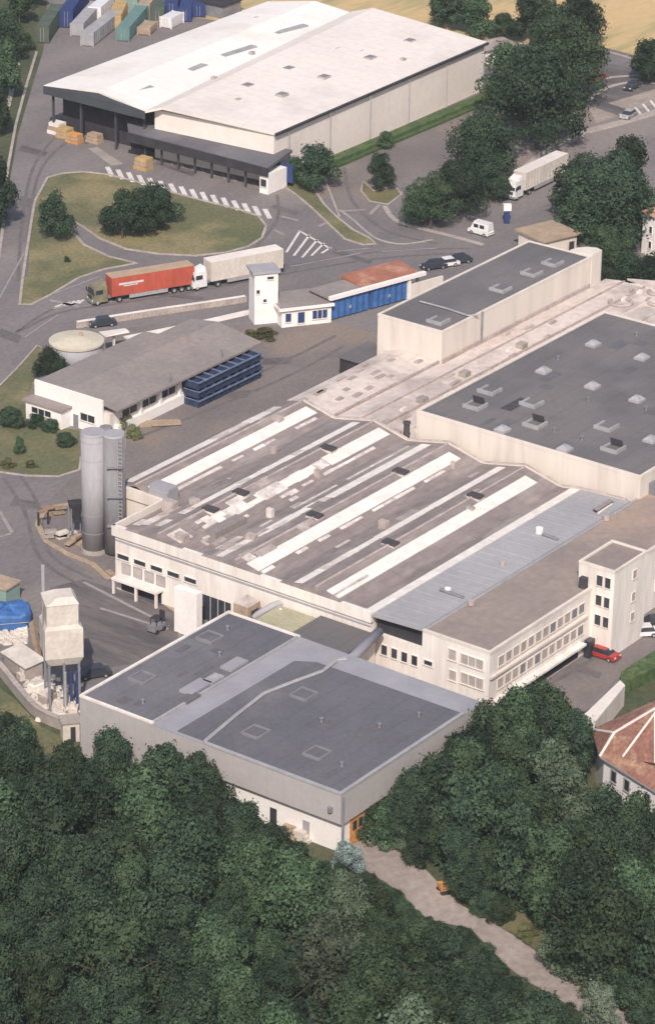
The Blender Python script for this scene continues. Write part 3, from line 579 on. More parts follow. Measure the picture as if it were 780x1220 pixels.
# blue crates in tiers
cm = None
for k in range(3):
    for i in range(8):
        u0 = 18.4+i*1.88
        b = MB(LOC)
        if cm is None:
            b.box(-.86, .86, -1.4, 1.4, 0, .12); b.box(-.86, .86, -1.4, -1.3, .12, 1.02); b.box(-.86, .86, 1.3, 1.4, .12, 1.02); b.box(-.86, -.78, -1.3, 1.3, .12, 1.02); b.box(.78, .86, -1.3, 1.3, .12, 1.02)
            b.box(-.78, .78, -1.3, 1.3, .6, .7)
            for fx in (-.8, .8):
                for fy in (-1.3, 1.3): b.box(fx-.06, fx+.06, fy-.08, fy+.08, -.27, 0)
            for fx in (-.45, 0, .45): b.box(fx-.05, fx+.05, -1.44, -1.4, .1, .98)
            cm = b.mesh('tub', 'crateblue'); b = MB(LOC); b.box(-.9, .9, -1.66, -1.41, .98, 1.16); b.box(-.9, .9, 1.41, 1.5, .98, 1.16); b.box(-.9, -.82, -1.42, 1.42, 1.0, 1.15); b.box(.82, .9, -1.42, 1.42, 1.0, 1.15); rm = b.mesh('rim', 'cratetop')
        th = thing('crate', 'open dark blue crate in the three-tier stack beside the workshop wall', 'crate', W(u0, -37.6-.05*k, .02+k*1.42), 'blue crates stacked in tiers beside the workshop', 54)
        for nm, me in (('tub', cm), ('rim', rm)):
            ob = bpy.data.objects.new(nm, me); ob.parent = th; col.objects.link(ob)
b = MB(frame(G(192, 505), 10)); b.box(-3.2, 2.6, -1, 1, 0, .25); b.box(-1.5, 2.8, -1.3, .3, .25, .4); b.thing('board_pile', 'tan', 'flat tan pile of boards on the yard in front of the workshop', 'boards')

# ------------------------------------------------------------------ sawtooth factory
t = thing('factory_hall', 'large factory hall with ribbed brown gabled roofs and white rooflight strips behind a pale facade', 'factory', W(-12, 9))
U0, U1 = -36.0, 11.0
b = MB(); b.prism([(U0, -7.4), (U1, -7.4), (U1, 33), (U0, 33)], 0, 8.0); b.build('wall', 'white', t)
b = MB(); b.prism([(-26, -15.9), (U1, -15.9), (U1, -7.42), (-26, -7.42)], 0, 8.0); b.build('wall', 'cream', t, label='set back cream wall behind the silos')
ridges = [(-15.8, 8.7, -12.6, 9.5, -7.2, 8.2, -25.6), (-7.2, 8.2, -.5, 9.6, 5.2, 8.2, U0+.3), (5.2, 8.2, 11.9, 9.6, 17.6, 8.2, U0+.3), (17.6, 8.2, 24.3, 9.6, 30, 8.2, U0+.3)]
def zroof(v):
    for a, za, r, zr, e, ze, _ in ridges:
        if a <= v <= e: return za+(zr-za)*(v-a)/(r-a) if v <= r else zr+(ze-zr)*(v-r)/(e-r)
    return 8.2+(v-30)*.15
for a, za, r, zr, e, ze, us in ridges:
    for (v0, z0, v1, z1) in ((a, za, r, zr), (r, zr, e, ze)):
        roofslab('roof_slope', [(us, v0+.01, z0), (U1, v0+.01, z0), (U1, v1, z1), (us, v1, z1)], .2, 'tileroof', t)
    if us < -30: b = MB(); b.hexa([W(U0-.34, v, z) for v, z in ((a+1.5, 8.98), (r, zr-.02), (e-1.3, 8.98))], [W(us, v, z) for v, z in ((a+1.5, 8.98), (r, zr-.02), (e-1.3, 8.98))]); b.build('gable_infill', 'tileroof', t)
    b = MB(); b.tube([W(us, r, zr+.02), W(U1, r, zr+.02)], .16, 6); b.build('ridge_cap', 'patch', t)
    b = MB(); b.box(us, U1, e-.2, e+.2, ze-.05, ze+.06); b.build('valley_gutter', 'tileroof', t)
roofslab('roof_slope', [(U0+.3, 30.01, 8.2), (U1, 30.01, 8.2), (U1, 33, 8.65), (U0+.3, 33, 8.65)], .2, 'tileroof', t)
def lightstrip(v, w, u0, u1, step=2.35, dirty=0.0, mlist=('rooflight',), gap=0):
    n = max(1, round((u1-u0)/step)); s = (u1-u0)/n
    for i in range(n):
        if random.random() < gap: continue
        m_ = 'dirtylight' if random.random() < dirty else random.choice(mlist)
        w_ = w*(random.uniform(.75, 1.05) if dirty else 1)
        a, e = u0+i*s, u0+(i+1)*s-.05
        b = MB(); za, zb = zroof(v-w_/2), zroof(v+w_/2)
        b.hexa([W(a, v-w_/2, za-.1), W(e, v-w_/2, za-.1), W(e, v+w_/2, zb-.1), W(a, v+w_/2, zb-.1)], [W(a, v-w_/2, za+.08), W(e, v-w_/2, za+.08), W(e, v+w_/2, zb+.08), W(a, v+w_/2, zb+.08)])
        b.build('rooflight', m_, t)
lightstrip(-10.4, 1.9, -24.5, 10.2); lightstrip(-14.6, 1.4, -24.5, -6.5); lightstrip(-14.6, 1.6, -6.3, 8, dirty=.4, gap=.1)
lightstrip(-2.7, 1.25, 0.5, 10.1); lightstrip(-2.7, 1.2, -33, .3, dirty=.3, gap=.04)
lightstrip(1.9, 1.9, -3, 10.3); lightstrip(1.9, 1.8, -27, -3.2, dirty=.3); lightstrip(1.4, 2.2, -35, -27, dirty=.9, gap=.3)
lightstrip(9.0, 1.5, -12, 10.1); lightstrip(8.8, 1.4, -35, -12.2, dirty=.2)
lightstrip(14.2, 1.9, -35.2, 9.4)
lightstrip(21.2, 1.25, -6, 10.2); lightstrip(21.2, 1.2, -35, -6.2, dirty=.25, gap=.02)
lightstrip(15.6, .5, -35, 5, dirty=.9, gap=.25); lightstrip(3.6, .5, -34, 8, dirty=.9, gap=.3); lightstrip(-8.7, .5, -24, 9, dirty=.9, gap=.35); lightstrip(6.9, .5, -24, 9, dirty=.9, gap=.3)
lightstrip(26.6, 1.9, -35.2, 9.2); lightstrip(26.8, .5, -35.2, -28, dirty=.1)
lightstrip(32.35, 1.5, -35.4, 11)
lightstrip(-5, 1.6, -33, -26, dirty=1, gap=.2); lightstrip(6.8, 1.2, -35, -28, dirty=1, gap=.3)
for (x, y, u_, m_) in ((287, 590, 1, 'vent'), (251, 610, 1, 'vent'), (391, 537, 1, 'vent'), (477, 565, 1, 'vent'), (375, 617, 1, 'vent'), (477, 567, 0, ''), (566, 594, 1, 'vent'), (465, 650, 1, 'vent'), (457, 623, .6, 'patch'), (379, 562, .5, 'patch'), (195, 586, 1.6, 'bluegrey'), (203, 601, .9, 'patch'), (300, 640, .7, 'patch'), (540, 552, .35, 'patch'), (322, 608, .45, 'dirtylight'), (560, 606, .5, 'patch'), (217, 640, .8, 'patch'), (232, 597, .6, 'patch'), (330, 500, .8, 'patch'), (326, 533, .35, 'patch')):
    if not u_: continue
    p = G(x, y, 9.3); b = MB(frame(p, 54)); s = u_
    b.box(-.75*s, .75*s, -.95*s, .95*s, -1.0, .30*s); k = b.build('vent_base', 'dirtylight' if m_ == 'vent' else m_, t)
    b = MB(frame(p, 54)); b.box(-.62*s, .62*s, -1.0*s, 1.0*s, .301*s, .62*s); b.build('vent_hood', m_, k)
random.seed(17)
for i in range(40):
    u, v = random.uniform(-35, -12), random.uniform(-6.5, 13); l = random.uniform(.4, 1.8); w_ = random.uniform(.25, .7); z = zroof(v)
    if i > 30: u = random.uniform(-25, 8); v = random.uniform(-14, 31); z = zroof(v)
    b = MB(); b.hexa([W(u-l, v-w_, zroof(v-w_)-.1), W(u+l, v-w_, zroof(v-w_)-.1), W(u+l, v+w_, zroof(v+w_)-.1), W(u-l, v+w_, zroof(v+w_)-.1)], [W(u-l, v-w_, zroof(v-w_)+.1), W(u+l, v-w_, zroof(v-w_)+.1), W(u+l, v+w_, zroof(v+w_)+.1), W(u-l, v+w_, zroof(v+w_)+.1)]); b.build('replaced_sheet', random.choice(['patch', 'patch', 'dirtylight', 'brownroof']), t)
b = MB(); b.box(-30.5, -24, 2.9, 4.6, 8.4, 9.2); b.build('roof_hatch', 'brownroof', t)
# facade parapet and its windows
b = MB(); b.box(U0-.35, U0+.28, -7.7, 33.2, 7.6, 9.0); b.build('parapet', 'white', t)
b = MB(); b.box(-26.3, -25.62, -15.95, -7.75, 7.6, 9.0); b.build('parapet', 'cream', t)
b = MB(); b.box(U0-.3, -26, -7.75, -7.41, 7.6, 9.0); b.build('parapet', 'cream', t)
fA = facefn('A', U0)
for i in range(5):
    v = -7.0+i*2.75; window(t, fA, v, v+1.9, 4.5, 5.15, ft=.1)
for i in range(4):
    v = -6.2+i*1.9; window(t, fA, v, v+1.3, 2.7, 4.0, glass='glasspale', fm='lightgrey', ft=.08)
b = MB(); b.box(U0-1.6, U0-.01, -6.8, .6, 2.0, 2.3); b.build('canopy', 'white', t)
b = MB(); b.box(U0-.06, U0-.004, -6.4, .2, .1, 1.95); b.build('loading_door', 'dark', t)
for v in (-6.6, -2.9, .4): b = MB(); b.box(U0-1.5, U0-1.2, v-.15, v+.15, 0, 2.0); b.build('canopy_post', 'white', t)
b = MB(); b.box(U0-.05, U0-.004, 6.9, 11.4, .05, 3.5)
b.build('loading_door', 'glass', t)
for v in (8.2, 9.4, 10.5): b = MB(); b.box(U0-.1, U0-.051, v-.07, v+.07, .05, 3.5); b.build('door_bar', 'lightgrey', t)
b = MB(); b.box(-41, -39.9, 6.3, 9.9, 0, 6.2); b.build('porch_tower', 'brightwhite', t)
b = MB(); b.box(-41.05, -41.005, 5.9+.7, 7.0, 0, 0.1); b.build('step', 'slab', t)
b = MB(); b.box(U0-.12, U0-.004, -7.3, 33, 6.9, 7.1); b.build('string_course', 'lightgrey', t)
# lean-to along the back yard
vroof('lean_to_roof', [(-18.6, 6.4), (-16.0, 7.6)], -20, 10.5, .25, 'paleroof', t)
b = MB(); b.box(-19.5, 10.5, -18.4, -16, 0, 6.3); b.build('lean_to_wall', 'cream', t)
for i in range(9):
    b = MB(); u = -18+i*3.1; b.hexa([W(u, -18.2, 6.5), W(u+1.2, -18.2, 6.5), W(u+1.2, -16.3, 7.4), W(u, -16.3, 7.4)], [W(u, -18.2, 6.68), W(u+1.2, -18.2, 6.68), W(u+1.2, -16.3, 7.58), W(u, -16.3, 7.58)]); b.build('roof_patch', random.choice(['patch', 'dirtylight', 'tileroof']), t)
# black roof flue
p = W(12.0, 4.6, 7.5); b = MB(); b.cyl(12.0, 4.4, 7.4, 10.3, .42, 12); b.cyl(12.0, 4.4, 10.3, 10.5, .55, 12); b.build('flue', 'vent', t)
b = MB(); b.box(11.2, 12.2, 2.2, 3.5, 7.4, 8.9); b.build('roof_machine', 'patch', t)

# ------------------------------------------------------------------ pale connecting roofs
t = thing('pale_roof_building', 'cream low-roofed range between the striped factory roof and the grey-roofed hall', 'building', W(26, -13))
b = MB(); b.prism([(11.1, -18.4), (40, -18.4), (40, -8.6), (39.2, -8.6), (39.2, 5.2), (11.1, 5.2)], 0, 6.6); b.build('wall', 'cream', t)
vroof('roof', [(-18.4, 6.7), (-15.8, 7.4), (-14.5, 7.5), (-9.4, 7.35), (-8.7, 7.1)], 12.0, 39.1, .3, 'paleroof', t)
vroof('roof', [(-8.68, 7.1), (-6, 7.45), (-2, 7.3), (5.25, 7.3)], 12.0, 84, .3, 'paleroof', t)
# scalloped end against the striped roof
for k in range(5):
    vs0 = -15+k*12.4-2
    pr = [(-14.6, 8.75), (-12.5, 9.6), (-7.2, 8.3)] if k == 0 else [(5.2+(k-2)*12.4, 8.3), (11.9+(k-2)*12.4, 9.75), (17.6+(k-2)*12.4, 8.3)]
    if k == 4: pr = [(30, 8.3), (33.2, 8.8), (40, 9.1)]
    b = MB(); n = len(pr); r = pr+[(pr[-1][0], 6.8), (pr[0][0], 6.8)]
    b.hexa([W(11.02, v, z) for v, z in r], [W(11.6, v, z) for v, z in r]); b.build('end_wall', 'cream', t)
    b = MB(); b.tube([W(11.3, v, z+.03) for v, z in pr], .18, 6); b.build('end_coping', 'patch', t)
for v in (-8.9, -5.3, -1.6, 2.2):
    b = MB(); b.box(12.2, 84 if v > -8 else 39, v-.12, v+.12, 7.25, 7.62); b.build('roof_rib', 'cream' if v > 0 else 'patch', t)
random.seed(5)
for i in range(16):
    u, v = random.uniform(15, 38), random.uniform(-17, -10.5)
    b = MB(); b.box(u-random.uniform(.5, 1.6), u+.6, v-.3, v+.4, 7.0, 7.62); b.build('roof_patch', random.choice(['patch', 'patch', 'slab']), t)
for i in range(26):
    u, v = random.uniform(14, 83), random.uniform(-7.8, 4)
    b = MB(); b.box(u-random.uniform(.4, 1.8), u+.5, v-.25, v+.3, 7.0, 7.66); b.build('roof_patch', random.choice(['patch', 'roofcream', 'patch']), t)
for (x, y) in ((621, 412), (553, 446), (503, 477)):
    p = G(x, y, 7.6); b = MB(frame(p, 54)); b.box(-.7, .7, -.6, .6, -.3, .5); b.build('vent', 'slab', t)
t = thing('far_pale_roof', 'wide cream low roof with round ducts beyond the big dark-roofed hall', 'building', W(72, 14))
b = MB(); b.prism([(61.2, 5.3), (84, 5.3), (84, -7), (90, 3), (76, 44), (61.2, 44)], 0, 6.9); b.build('wall', 'cream', t)
b = MB(); b.prism([(61.1, 5.35), (84.1, 5.35), (86, -6), (90.5, 3), (76.5, 44.5), (61.1, 44.5)], 6.9, 7.2); b.build('roof', 'paleroof', t)
for (u, v, r) in ((76, -1, 1.7), (80, 3.5, 1.9), (72, 8, 1.3), (83, 1, 1.1)):
    b = MB(); n = 14
    b.tube([W(u+r*cos(k*pi/n*1.5), v+r*sin(k*pi/n*1.5), 7.5) for k in range(n+1)], .3, 6); b.build('duct', 'patch', t)
b = MB(); b.box(64, 70, 12, 18, 7.2, 8.4); b.build('roof_box', 'brightwhite', t)
# dark ground-level structure left of the grey hall
t = thing('lean_to_shed', 'small dark flat-roofed shed against the left end of the grey-roofed hall', 'shed', W(41, -24))
b = MB(); b.box(38.5, 45.8, -26.2, -22.2, 0, 3.9); b.build('wall', 'dark', t); b = MB(); b.box(38.2, 46, -26.4, -22, 3.9, 4.1); b.build('roof', 'darkroof', t)

# ------------------------------------------------------------------ big dark-roofed hall
t = thing('dark_roof_hall', 'big cream hall with wide flat dark grey roof dotted with skylights', 'factory', W(37, 23))
b = MB(); b.box(13, 61, 5.3, 41, 0, 11.75); b.build('wall', 'cream', t)
b = MB(); b.box(13.35, 60.6, 5.65, 40.65, 11.76, 11.95); b.build('roof', 'darkroof', t)
for bb in ((12.95, 13.34, 5.25, 41.05), (60.61, 61.05, 5.25, 41.05), (13.341, 60.609, 5.25, 5.64), (13.341, 60.609, 40.66, 41.05)):
    b = MB(); b.box(*bb, 11.76, 12.12); b.build('parapet', 'cream', t)
def dome(px, py, z, par, s=1.0, m='palegrey'):
    p = G(px, py, z); k = MB(frame(p, 54)); k.box(-1.05*s, 1.05*s, -1.0*s, 1.0*s, -.05, .28); o = k.build('skylight', 'lightgrey', par)
    k = MB(frame(p, 54)); r = [(-.95, -.9), (.95, -.9), (.95, .9), (-.95, .9)]
    k.hexa([k.fr(a*s, b_*s, .281) for a, b_ in r], [k.fr(a*.4*s, b_*.4*s, .75) for a, b_ in r]); k.build('dome', m, o)
def flap(px, py, z, par, dark=True):
    p = G(px, py, z); fr = frame(p, 54); k = MB(fr)
    k.box(-1.3, -1.0, -1.3, 1.3, -.05, .45); k.box(-1, 1.2, -1.3, -1.0, -.05, .45); k.box(-1, 1.2, 1.0, 1.3, -.05, .3); o = k.build('smoke_vent', 'palegrey', par)
    k = MB(fr); k.box(-.99, 1.2, -.99, .99, -.03, .12); k.build('pane', 'darkroof' if dark != 2 else 'bluegrey', o)
    if dark == 1:
        k = MB(fr); k.hexa([fr(.9, -.9, .13), fr(1.1, -.9, .13), fr(1.1, .9, .13), fr(.9, .9, .13)], [fr(.5, -.9, 1.25), fr(.7, -.9, 1.25), fr(.7, .9, 1.25), fr(.5, .9, 1.25)]); k.build('open_flap', 'vent', o)
for x, y in ((706, 411), (764, 427), (647, 443), (705, 461), (758, 477), (598, 513), (672, 536), (775, 525)): dome(x, y, 12, t, s=.85, m='palegrey')
for x, y, dk in ((583, 466, 0), (566, 484, 1), (633, 481, 0), (637, 506, 1), (722, 509, 0), (730, 535, 1)): flap(x, y, 12, t, dk)
b = MB(); b.box(21, 26, 13.6, 15.3, 11.951, 11.965); b.build('roof_shadow_smear', 'vent', t)  # shadow smear painted on the roof as a thin dark slab
roofs = t
random.seed(41)
for i in range(14):
    u, v = random.uniform(15, 58), random.uniform(7, 39); a, c_ = random.uniform(.5, 2.2), random.uniform(.3, 1.0)
    b = MB(); b.box(u-a, u+a, v-c_, v+c_, 11.951, 11.975+.002*i); b.build('roof_patch', random.choice(['darkroof_blue', 'lead', 'lead']), t)
for i in range(9):
    u, v = random.uniform(15, 58), random.uniform(7, 39)
    b = MB(); b.cyl(u, v, 11.95, 12.5, .16, 8); b.cyl(u, v, 12.5, 12.6, .26, 8); b.build('vent_pipe', 'steel', t)
# machinery at right of dark hall
t = thing('roof_machinery', 'cluster of grey roof machinery at the right corner of the dark-roofed hall', 'machinery', G(778, 588, 8.8))
for a, c_, h in ((0, 0, 1.6), (1.6, .6, 1.1), (-.9, 1.2, .9)):
    b = MB(frame(t.location, 54)); b.box(a-.6, a+.7, c_-.5, c_+.5, -.2, h); b.build('unit', 'steel', t)

# ------------------------------------------------------------------ grey-roofed hall
t = thing('grey_roof_hall', 'tall cream hall with narrow dark grey flat roof and roof hatches', 'factory', W(59, -14))
b = MB(); b.box(39.2, 79.3, -20, -8.6, 0, 11.8); b.build('wall', 'cream', t)
b = MB(); b.box(39.5, 79, -19.7, -8.9, 11.81, 12.0); b.build('roof', 'darkroof', t)
for bb in ((39.15, 39.49, -20.05, -8.55), (79.01, 79.35, -20.05, -8.55), (39.491, 79.009, -20.05, -19.71), (39.491, 79.009, -8.89, -8.55)):
    b = MB(); b.box(*bb, 11.81, 12.15); b.build('parapet', 'cream', t)
b = MB(); b.prism([(79.4, -12.5), (80.8, -12.2), (82.2, -11.2), (82.8, -9.8), (82.4, -8.6), (79.4, -8.5)], 0, 12.3); b.build('stair_turret', 'cream', t)
for x, y in ((658, 314), (633, 326), (596, 345), (522, 383)): flap(x, y, 12.0, t, 0)
b = MB(); pp = [G(500, 359, 12.25), G(530, 367, 12.25), G(557, 376, 12.25), G(570, 375, 12.3)]; b.tube(pp, .14, 6); b.build('roof_pipe', 'palegrey', t)
b = MB(); u_ = 49.3; b.tube([W(u_, -8.4, 12.2), W(u_, -8.4, 7.4)], .16, 6); b.build('downpipe', 'steel', t)
b = MB(); b.box(39.2, 79, -8.54, -8.35, 7.0, 7.75); b.build('flashing', 'patch', t)

# ------------------------------------------------------------------ office block, silver bay, stair tower
t = thing('office_block', 'pale office block with brown flat roof, silver metal roof bay and rows of muted windows', 'office building', W(-12, 44))
b = MB(); b.box(-36, 12, 40.6, 50.4, 0, 8.6); b.build('wall', 'white', t)
b = MB(); b.box(12, 40, 41.3, 50.4, 0, 8.6); b.build('wall', 'cream', t)
b = MB(); b.box(-35.7, 39.7, 41.0, 50.1, 8.61, 8.8); b.build('roof', 'officeroof', t)
for bb in ((-36.05, -35.71, 40.6, 50.5), (-35.709, 40, 50.11, 50.5)):
    b = MB(); b.box(*bb, 8.61, 8.98); b.build('parapet', 'cream', t)
b = MB(); b.box(-35.709, 39.7, 40.65, 40.99, 8.61, 8.9); b.build('parapet', 'palegrey', t)
roofslab('metal_roof', [(-36.3, 33.25, 8.75), (11.4, 33.25, 8.75), (11.4, 40.6, 9.05), (-36.3, 40.6, 9.05)], .22, 'silverroof', t)
rbm = MB(LOC); rbm.hexa([LOC(-.05, -3.6, .146), LOC(.05, -3.6, .146), LOC(.05, 3.6, -.146), LOC(-.05, 3.6, -.146)], [LOC(-.05, -3.6, .235), LOC(.05, -3.6, .235), LOC(.05, 3.6, -.055), LOC(-.05, 3.6, -.055)]); rb = rbm.mesh('roof_seam', 'silverroof')
for i in range(30):
    o = bpy.data.objects.new('roof_seam', rb); o.parent = t; o.location = W(-35.5+i*1.6, 36.93, 8.905)-t.location; o.rotation_euler = (R_(2.33), 0, AZ); o.rotation_euler = Matrix.Rotation(AZ, 3, 'Z').to_euler(); col.objects.link(o)
b = MB(); b.box(-35.9, 11, 33.3, 40.59, 0, 6.2); b.build('wall', 'white', t)
b = MB(); b.box(-35.2, 11, 33.3, 40.58, 6.2, 8.4); b.build('recess', 'dark', t)
fA = facefn('A', -35.9)
for v in (34.6, 36.1, 37.6, 39.1): window(t, fA, v, v+.85, 3.7, 5.0, fm='white')
fA = facefn('A', -36)
window(t, fA, 44.5, 45.6, 6.2, 7.6, glass='glasspale'); window(t, fA, 46.3, 49.5, 6.2, 7.5, glass='glasspale', bars=2)
window(t, fA, 44.7, 45.7, 3.5, 4.8, glass='glasspale'); window(t, fA, 46.4, 49.6, 3.6, 5.0, glass='glasspale', bars=2); window(t, fA, 41.0, 42.2, 4.4, 5.0)
fB = facefn('B', 50.4)
for i in range(12):
    u = -34.2+i*1.62
    window(t, fB, u, u+1.25, 6.2, 7.5, glass='steel' if i in (7, 11, 10) else 'glasspale', fm='cream', ft=.08)
    window(t, fB, u, u+1.25, 3.2, 4.5, glass='steel' if i in (3, 5, 11) else 'glasspale', fm='cream', ft=.08)
for u in (2, 5, 8, 11): window(t, fB, u, u+1.8, 6.0, 7.3, fm='white', bars=1); window(t, fB, u, u+1.8, 2.6, 4.0, fm='white', bars=1)
b = MB(); b.box(-36, -14.5, 50.41, 50.75, 5.3, 5.6); b.build('string_course', 'cream', t)
b = MB(); b.box(-35, -15.5, 50.41, 51.3, 1.9, 2.2); b.build('canopy', 'white', t)
b = MB(); b.box(-34, -16, 50.401, 50.46, .2, 1.8); b.build('dark_plinth', 'dark', t)
# things on roofs
for (x, y, m_, s) in ((605, 611+20, 'patch', 0), (642, 633, 'brightwhite', 1.0), (533, 704, 'brightwhite', .8), (561, 719, 'patch', .8), (598, 672, 'patch', .7), (636, 668, 'patch', .0), (722, 618, 'patch', .9)):
    if not s: continue
    p = G(x, y, 9.1); k = MB(frame(p, 54)); k.cyl(0, 0, -.2, .5*s, .5*s, 12); k.build('roof_vent', m_, t)
for (p, q) in (((646, 636), (664, 643)), ((524, 702), (552, 712))):
    b = MB(); b.tube([G(*p, 9.15), G(*q, 9.15)], .22, 6); b.build('roof_tube', 'steel', t)  # grey tubes stand in for the shadows of the roof vents
b = MB(); b.hexa([G(706, 606, 9), G(726, 594, 9), G(730, 597, 9), G(711, 609, 9)], [G(706, 606, 9.6), G(726, 594, 9.6), G(730, 597, 9.6), G(711, 609, 9.6)]); b.build('roof_hatch', 'brownroof', t)
b = MB(); b.tube([G(712, 611, 9.1), G(728, 600, 9.1)], .2, 5); b.build('roof_kerb', 'roofcream', t)
# stair tower
t = thing('stair_tower', 'white square stair tower with three pairs of dark windows on the office front', 'tower', W(-10, 52))
b = MB(); b.box(-13.5, -5.8, 48.4, 53.6, 0, 11.7); b.build('wall', 'white', t)
b = MB(); b.box(-13.2, -6.1, 48.7, 53.3, 11.71, 11.85); b.build('roof', 'officeroof', t)
b = MB(); b.box(-13.55, -13.21, 48.35, 53.65, 11.71, 12.05); b.box(-6.09, -5.75, 48.35, 53.65, 11.71, 12.05); b.box(-13.209, -6.091, 53.31, 53.65, 11.71, 12.05); b.box(-13.209, -6.091, 48.35, 48.69, 11.71, 12.05); b.build('parapet', 'cream', t)
fA = facefn('A', -13.5)
for z in (9.9, 7.2, 4.5):
    window(t, fA, 51.1, 51.95, z-.4, z+1.0, ft=.06); window(t, fA, 52.3, 53.1, z-.4, z+1.0, ft=.06)
fB = facefn('B', 53.6)
for z in (9.3, 6.2, 3.4): window(t, fB, -9.2, -8.3, z, z+1.2, glass='glasspale', fm='cream', ft=.05)
b = MB(); b.box(-14.4, -13.6, 49.0, 49.9, 8.8, 10.2); b.build('cowl', 'vent', t)
b = MB(); b.box(-15.2, -14.0, 50.76, 51.6, 0, 2.4); b.thing('entrance_lobby', 'glass', 'small dark glazed lobby at the foot of the stair tower', 'porch')

# ------------------------------------------------------------------ lower hall (two bays)
t = thing('lower_hall', 'low grey-panelled hall with two dark roof bays at the edge of the wood', 'factory', W(-59, 37))
b = MB(); b.box(-73, -45, 18, 28.9, 0, 7.7); b.build('wall', 'taupe', t)
b = MB(); b.box(-72.4, -46, 28.91, 55.2, 0, 4.2); b.build('wall', 'brightwhite', t, label='recessed white lower wall')
b = MB(); b.box(-73.2, -72.95, 28.91, 55.7, 4.1, 7.7); b.build('cladding', 'taupe', t)
b = MB(); b.box(-72.94, -45.5, 55.4, 55.7, 3.9, 7.7); b.build('cladding', 'taupe_b', t)
b = MB(); b.box(-72.94, -45.5, 28.92, 55.39, 4.21, 7.69); b.build('upper_storey', 'taupe', t)
b = MB(); b.box(-72.7, -45.3, 18.3, 28.6, 7.71, 7.85); b.build('roof', 'darkroof_blue', t)
b = MB(); b.box(-73.05, -72.71, 17.95, 28.9, 7.71, 7.98); b.box(-45.29, -44.9, 17.95, 28.9, 7.71, 8.02); b.box(-72.709, -45.291, 17.95, 18.29, 7.71, 8.02); b.build('parapet', 'white', t)
b = MB(); b.box(-72.709, -45.291, 28.61, 28.95, 7.71, 8.02); b.build('parapet', 'palegrey', t)
b = MB(); b.prism([(-73.2, 28.96), (-44.9, 28.96), (-45.3, 55.7), (-73.2, 55.7)], 7.71, 7.8); b.build('roof_edge', 'bluegrey', t)
b = MB(); b.prism([(-72.7, 32.3), (-50.6, 32.3), (-49.2, 34.5), (-49.2, 55.3), (-72.7, 55.3)], 7.801, 7.92); b.build('roof', 'darkroof_blue', t)
b = MB(); b.box(-73.25, -49.2, 55.31, 55.75, 7.801, 8.05); b.box(-73.25, -72.75, 36.5, 55.3, 7.801, 7.98); b.build('parapet', 'palegrey', t)
b = MB(); b.tube([W(-72.9, 36.4, 8.0), W(-66, 35.4, 8.05), W(-59.7, 34.7, 8.1), W(-55, 35.7, 8.1), W(-51, 36.7, 8.1), W(-47.4, 36.2, 8.0), W(-46.6, 37, 8)], .22, 6); b.build('roof_pipe', 'palegrey', t)
for x, y in ((170, 808), (250, 760), (362, 828), (305, 873), (378, 898)):
    p = G(x, y, 7.93); fr = frame(p, 54); k = MB(fr)
    for bb in ((-1.3, -1.05, -1.2, 1.2), (1.05, 1.3, -1.2, 1.2), (-1.05, 1.05, -1.2, -1.0), (-1.05, 1.05, 1.0, 1.2)): k.box(*bb, -.1, .25)
    o = k.build('skylight', 'membrane', t); k = MB(fr); k.box(-1.04, 1.04, -.99, .99, -.1, .12); k.build('pane', 'darkroof_blue', o)
for x, y, s in ((281, 792, 1.1), (236, 819, 1.3), (255, 809, .8)):
    p = G(x, y, 7.93); k = MB(frame(p, 54)); k.box(-1.6*s, 1.4*s, -.7, .9*s, -.1, .2); k.build('roof_box', 'bluegrey' if s != .8 else 'palegrey', t)
p = G(225, 832, 7.93); k = MB(frame(p, 54)); k.box(-1.2, 1.4, -.7, .7, -.1, .15); k.build('roof_box', 'darkroof', t)
random.seed(43)
for i in range(13):
    u, v = random.uniform(-71, -52), random.uniform(37, 53) if i % 2 else random.uniform(19.5, 27); a, c_ = random.uniform(.4, 1.6), random.uniform(.25, .8)
    if i % 2 == 0: b = MB(); b.box(u-a, u+a, v-c_, v+c_, 7.851, 7.870+.002*i); b.build('roof_patch', 'lead', t)
    else: b = MB(); b.box(u-a, u+a, v-c_, v+c_, 7.921, 7.935+.002*i); b.build('roof_patch', 'lead', t)
for u, v in ((-70, 25), (-55, 24.5), (-49, 21), (-68, 52), (-53, 52), (-61, 44), (-58, 50)):
    z = 7.85 if v < 28 else 7.92; b = MB(); b.cyl(u, v, z, z+.5, .15, 8); b.cyl(u, v, z+.5, z+.6, .24, 8); b.build('vent_pipe', 'steel', t)
for v, w_, m_ in ((45.4, .9, 'dark'), (50.0, .9, 'lightgrey'), (38.3, 1.3, 'dark')):
    b = MB(); b.box(-72.5, -72.41, v, v+w_, 0.1, 2.4); b.build('door', m_, t)
for u in range(5):
    b = MB(); b.box(-70.8+u*2.8, -68.4+u*2.8, 55.22, 55.33, .1, 3.7); d_ = b.build('timber_door', 'orange', t)
    for k in range(2): b = MB(); b.box(-70.3+u*2.8+k*1.1, -69.6+u*2.8+k*1.1, 55.331, 55.38, 1.9, 3.0); b.build('pane', 'glass', d_)
b = MB(); b.tube([W(-73.0, 55.9, 0), W(-73.0, 55.9, 7.6)], .12, 6); b.build('downpipe', 'steel', t)
b = MB(); b.cyl(-73.4, 54.4, 5.4, 6.0, .3, 10); b.build('lamp', 'steel', t)

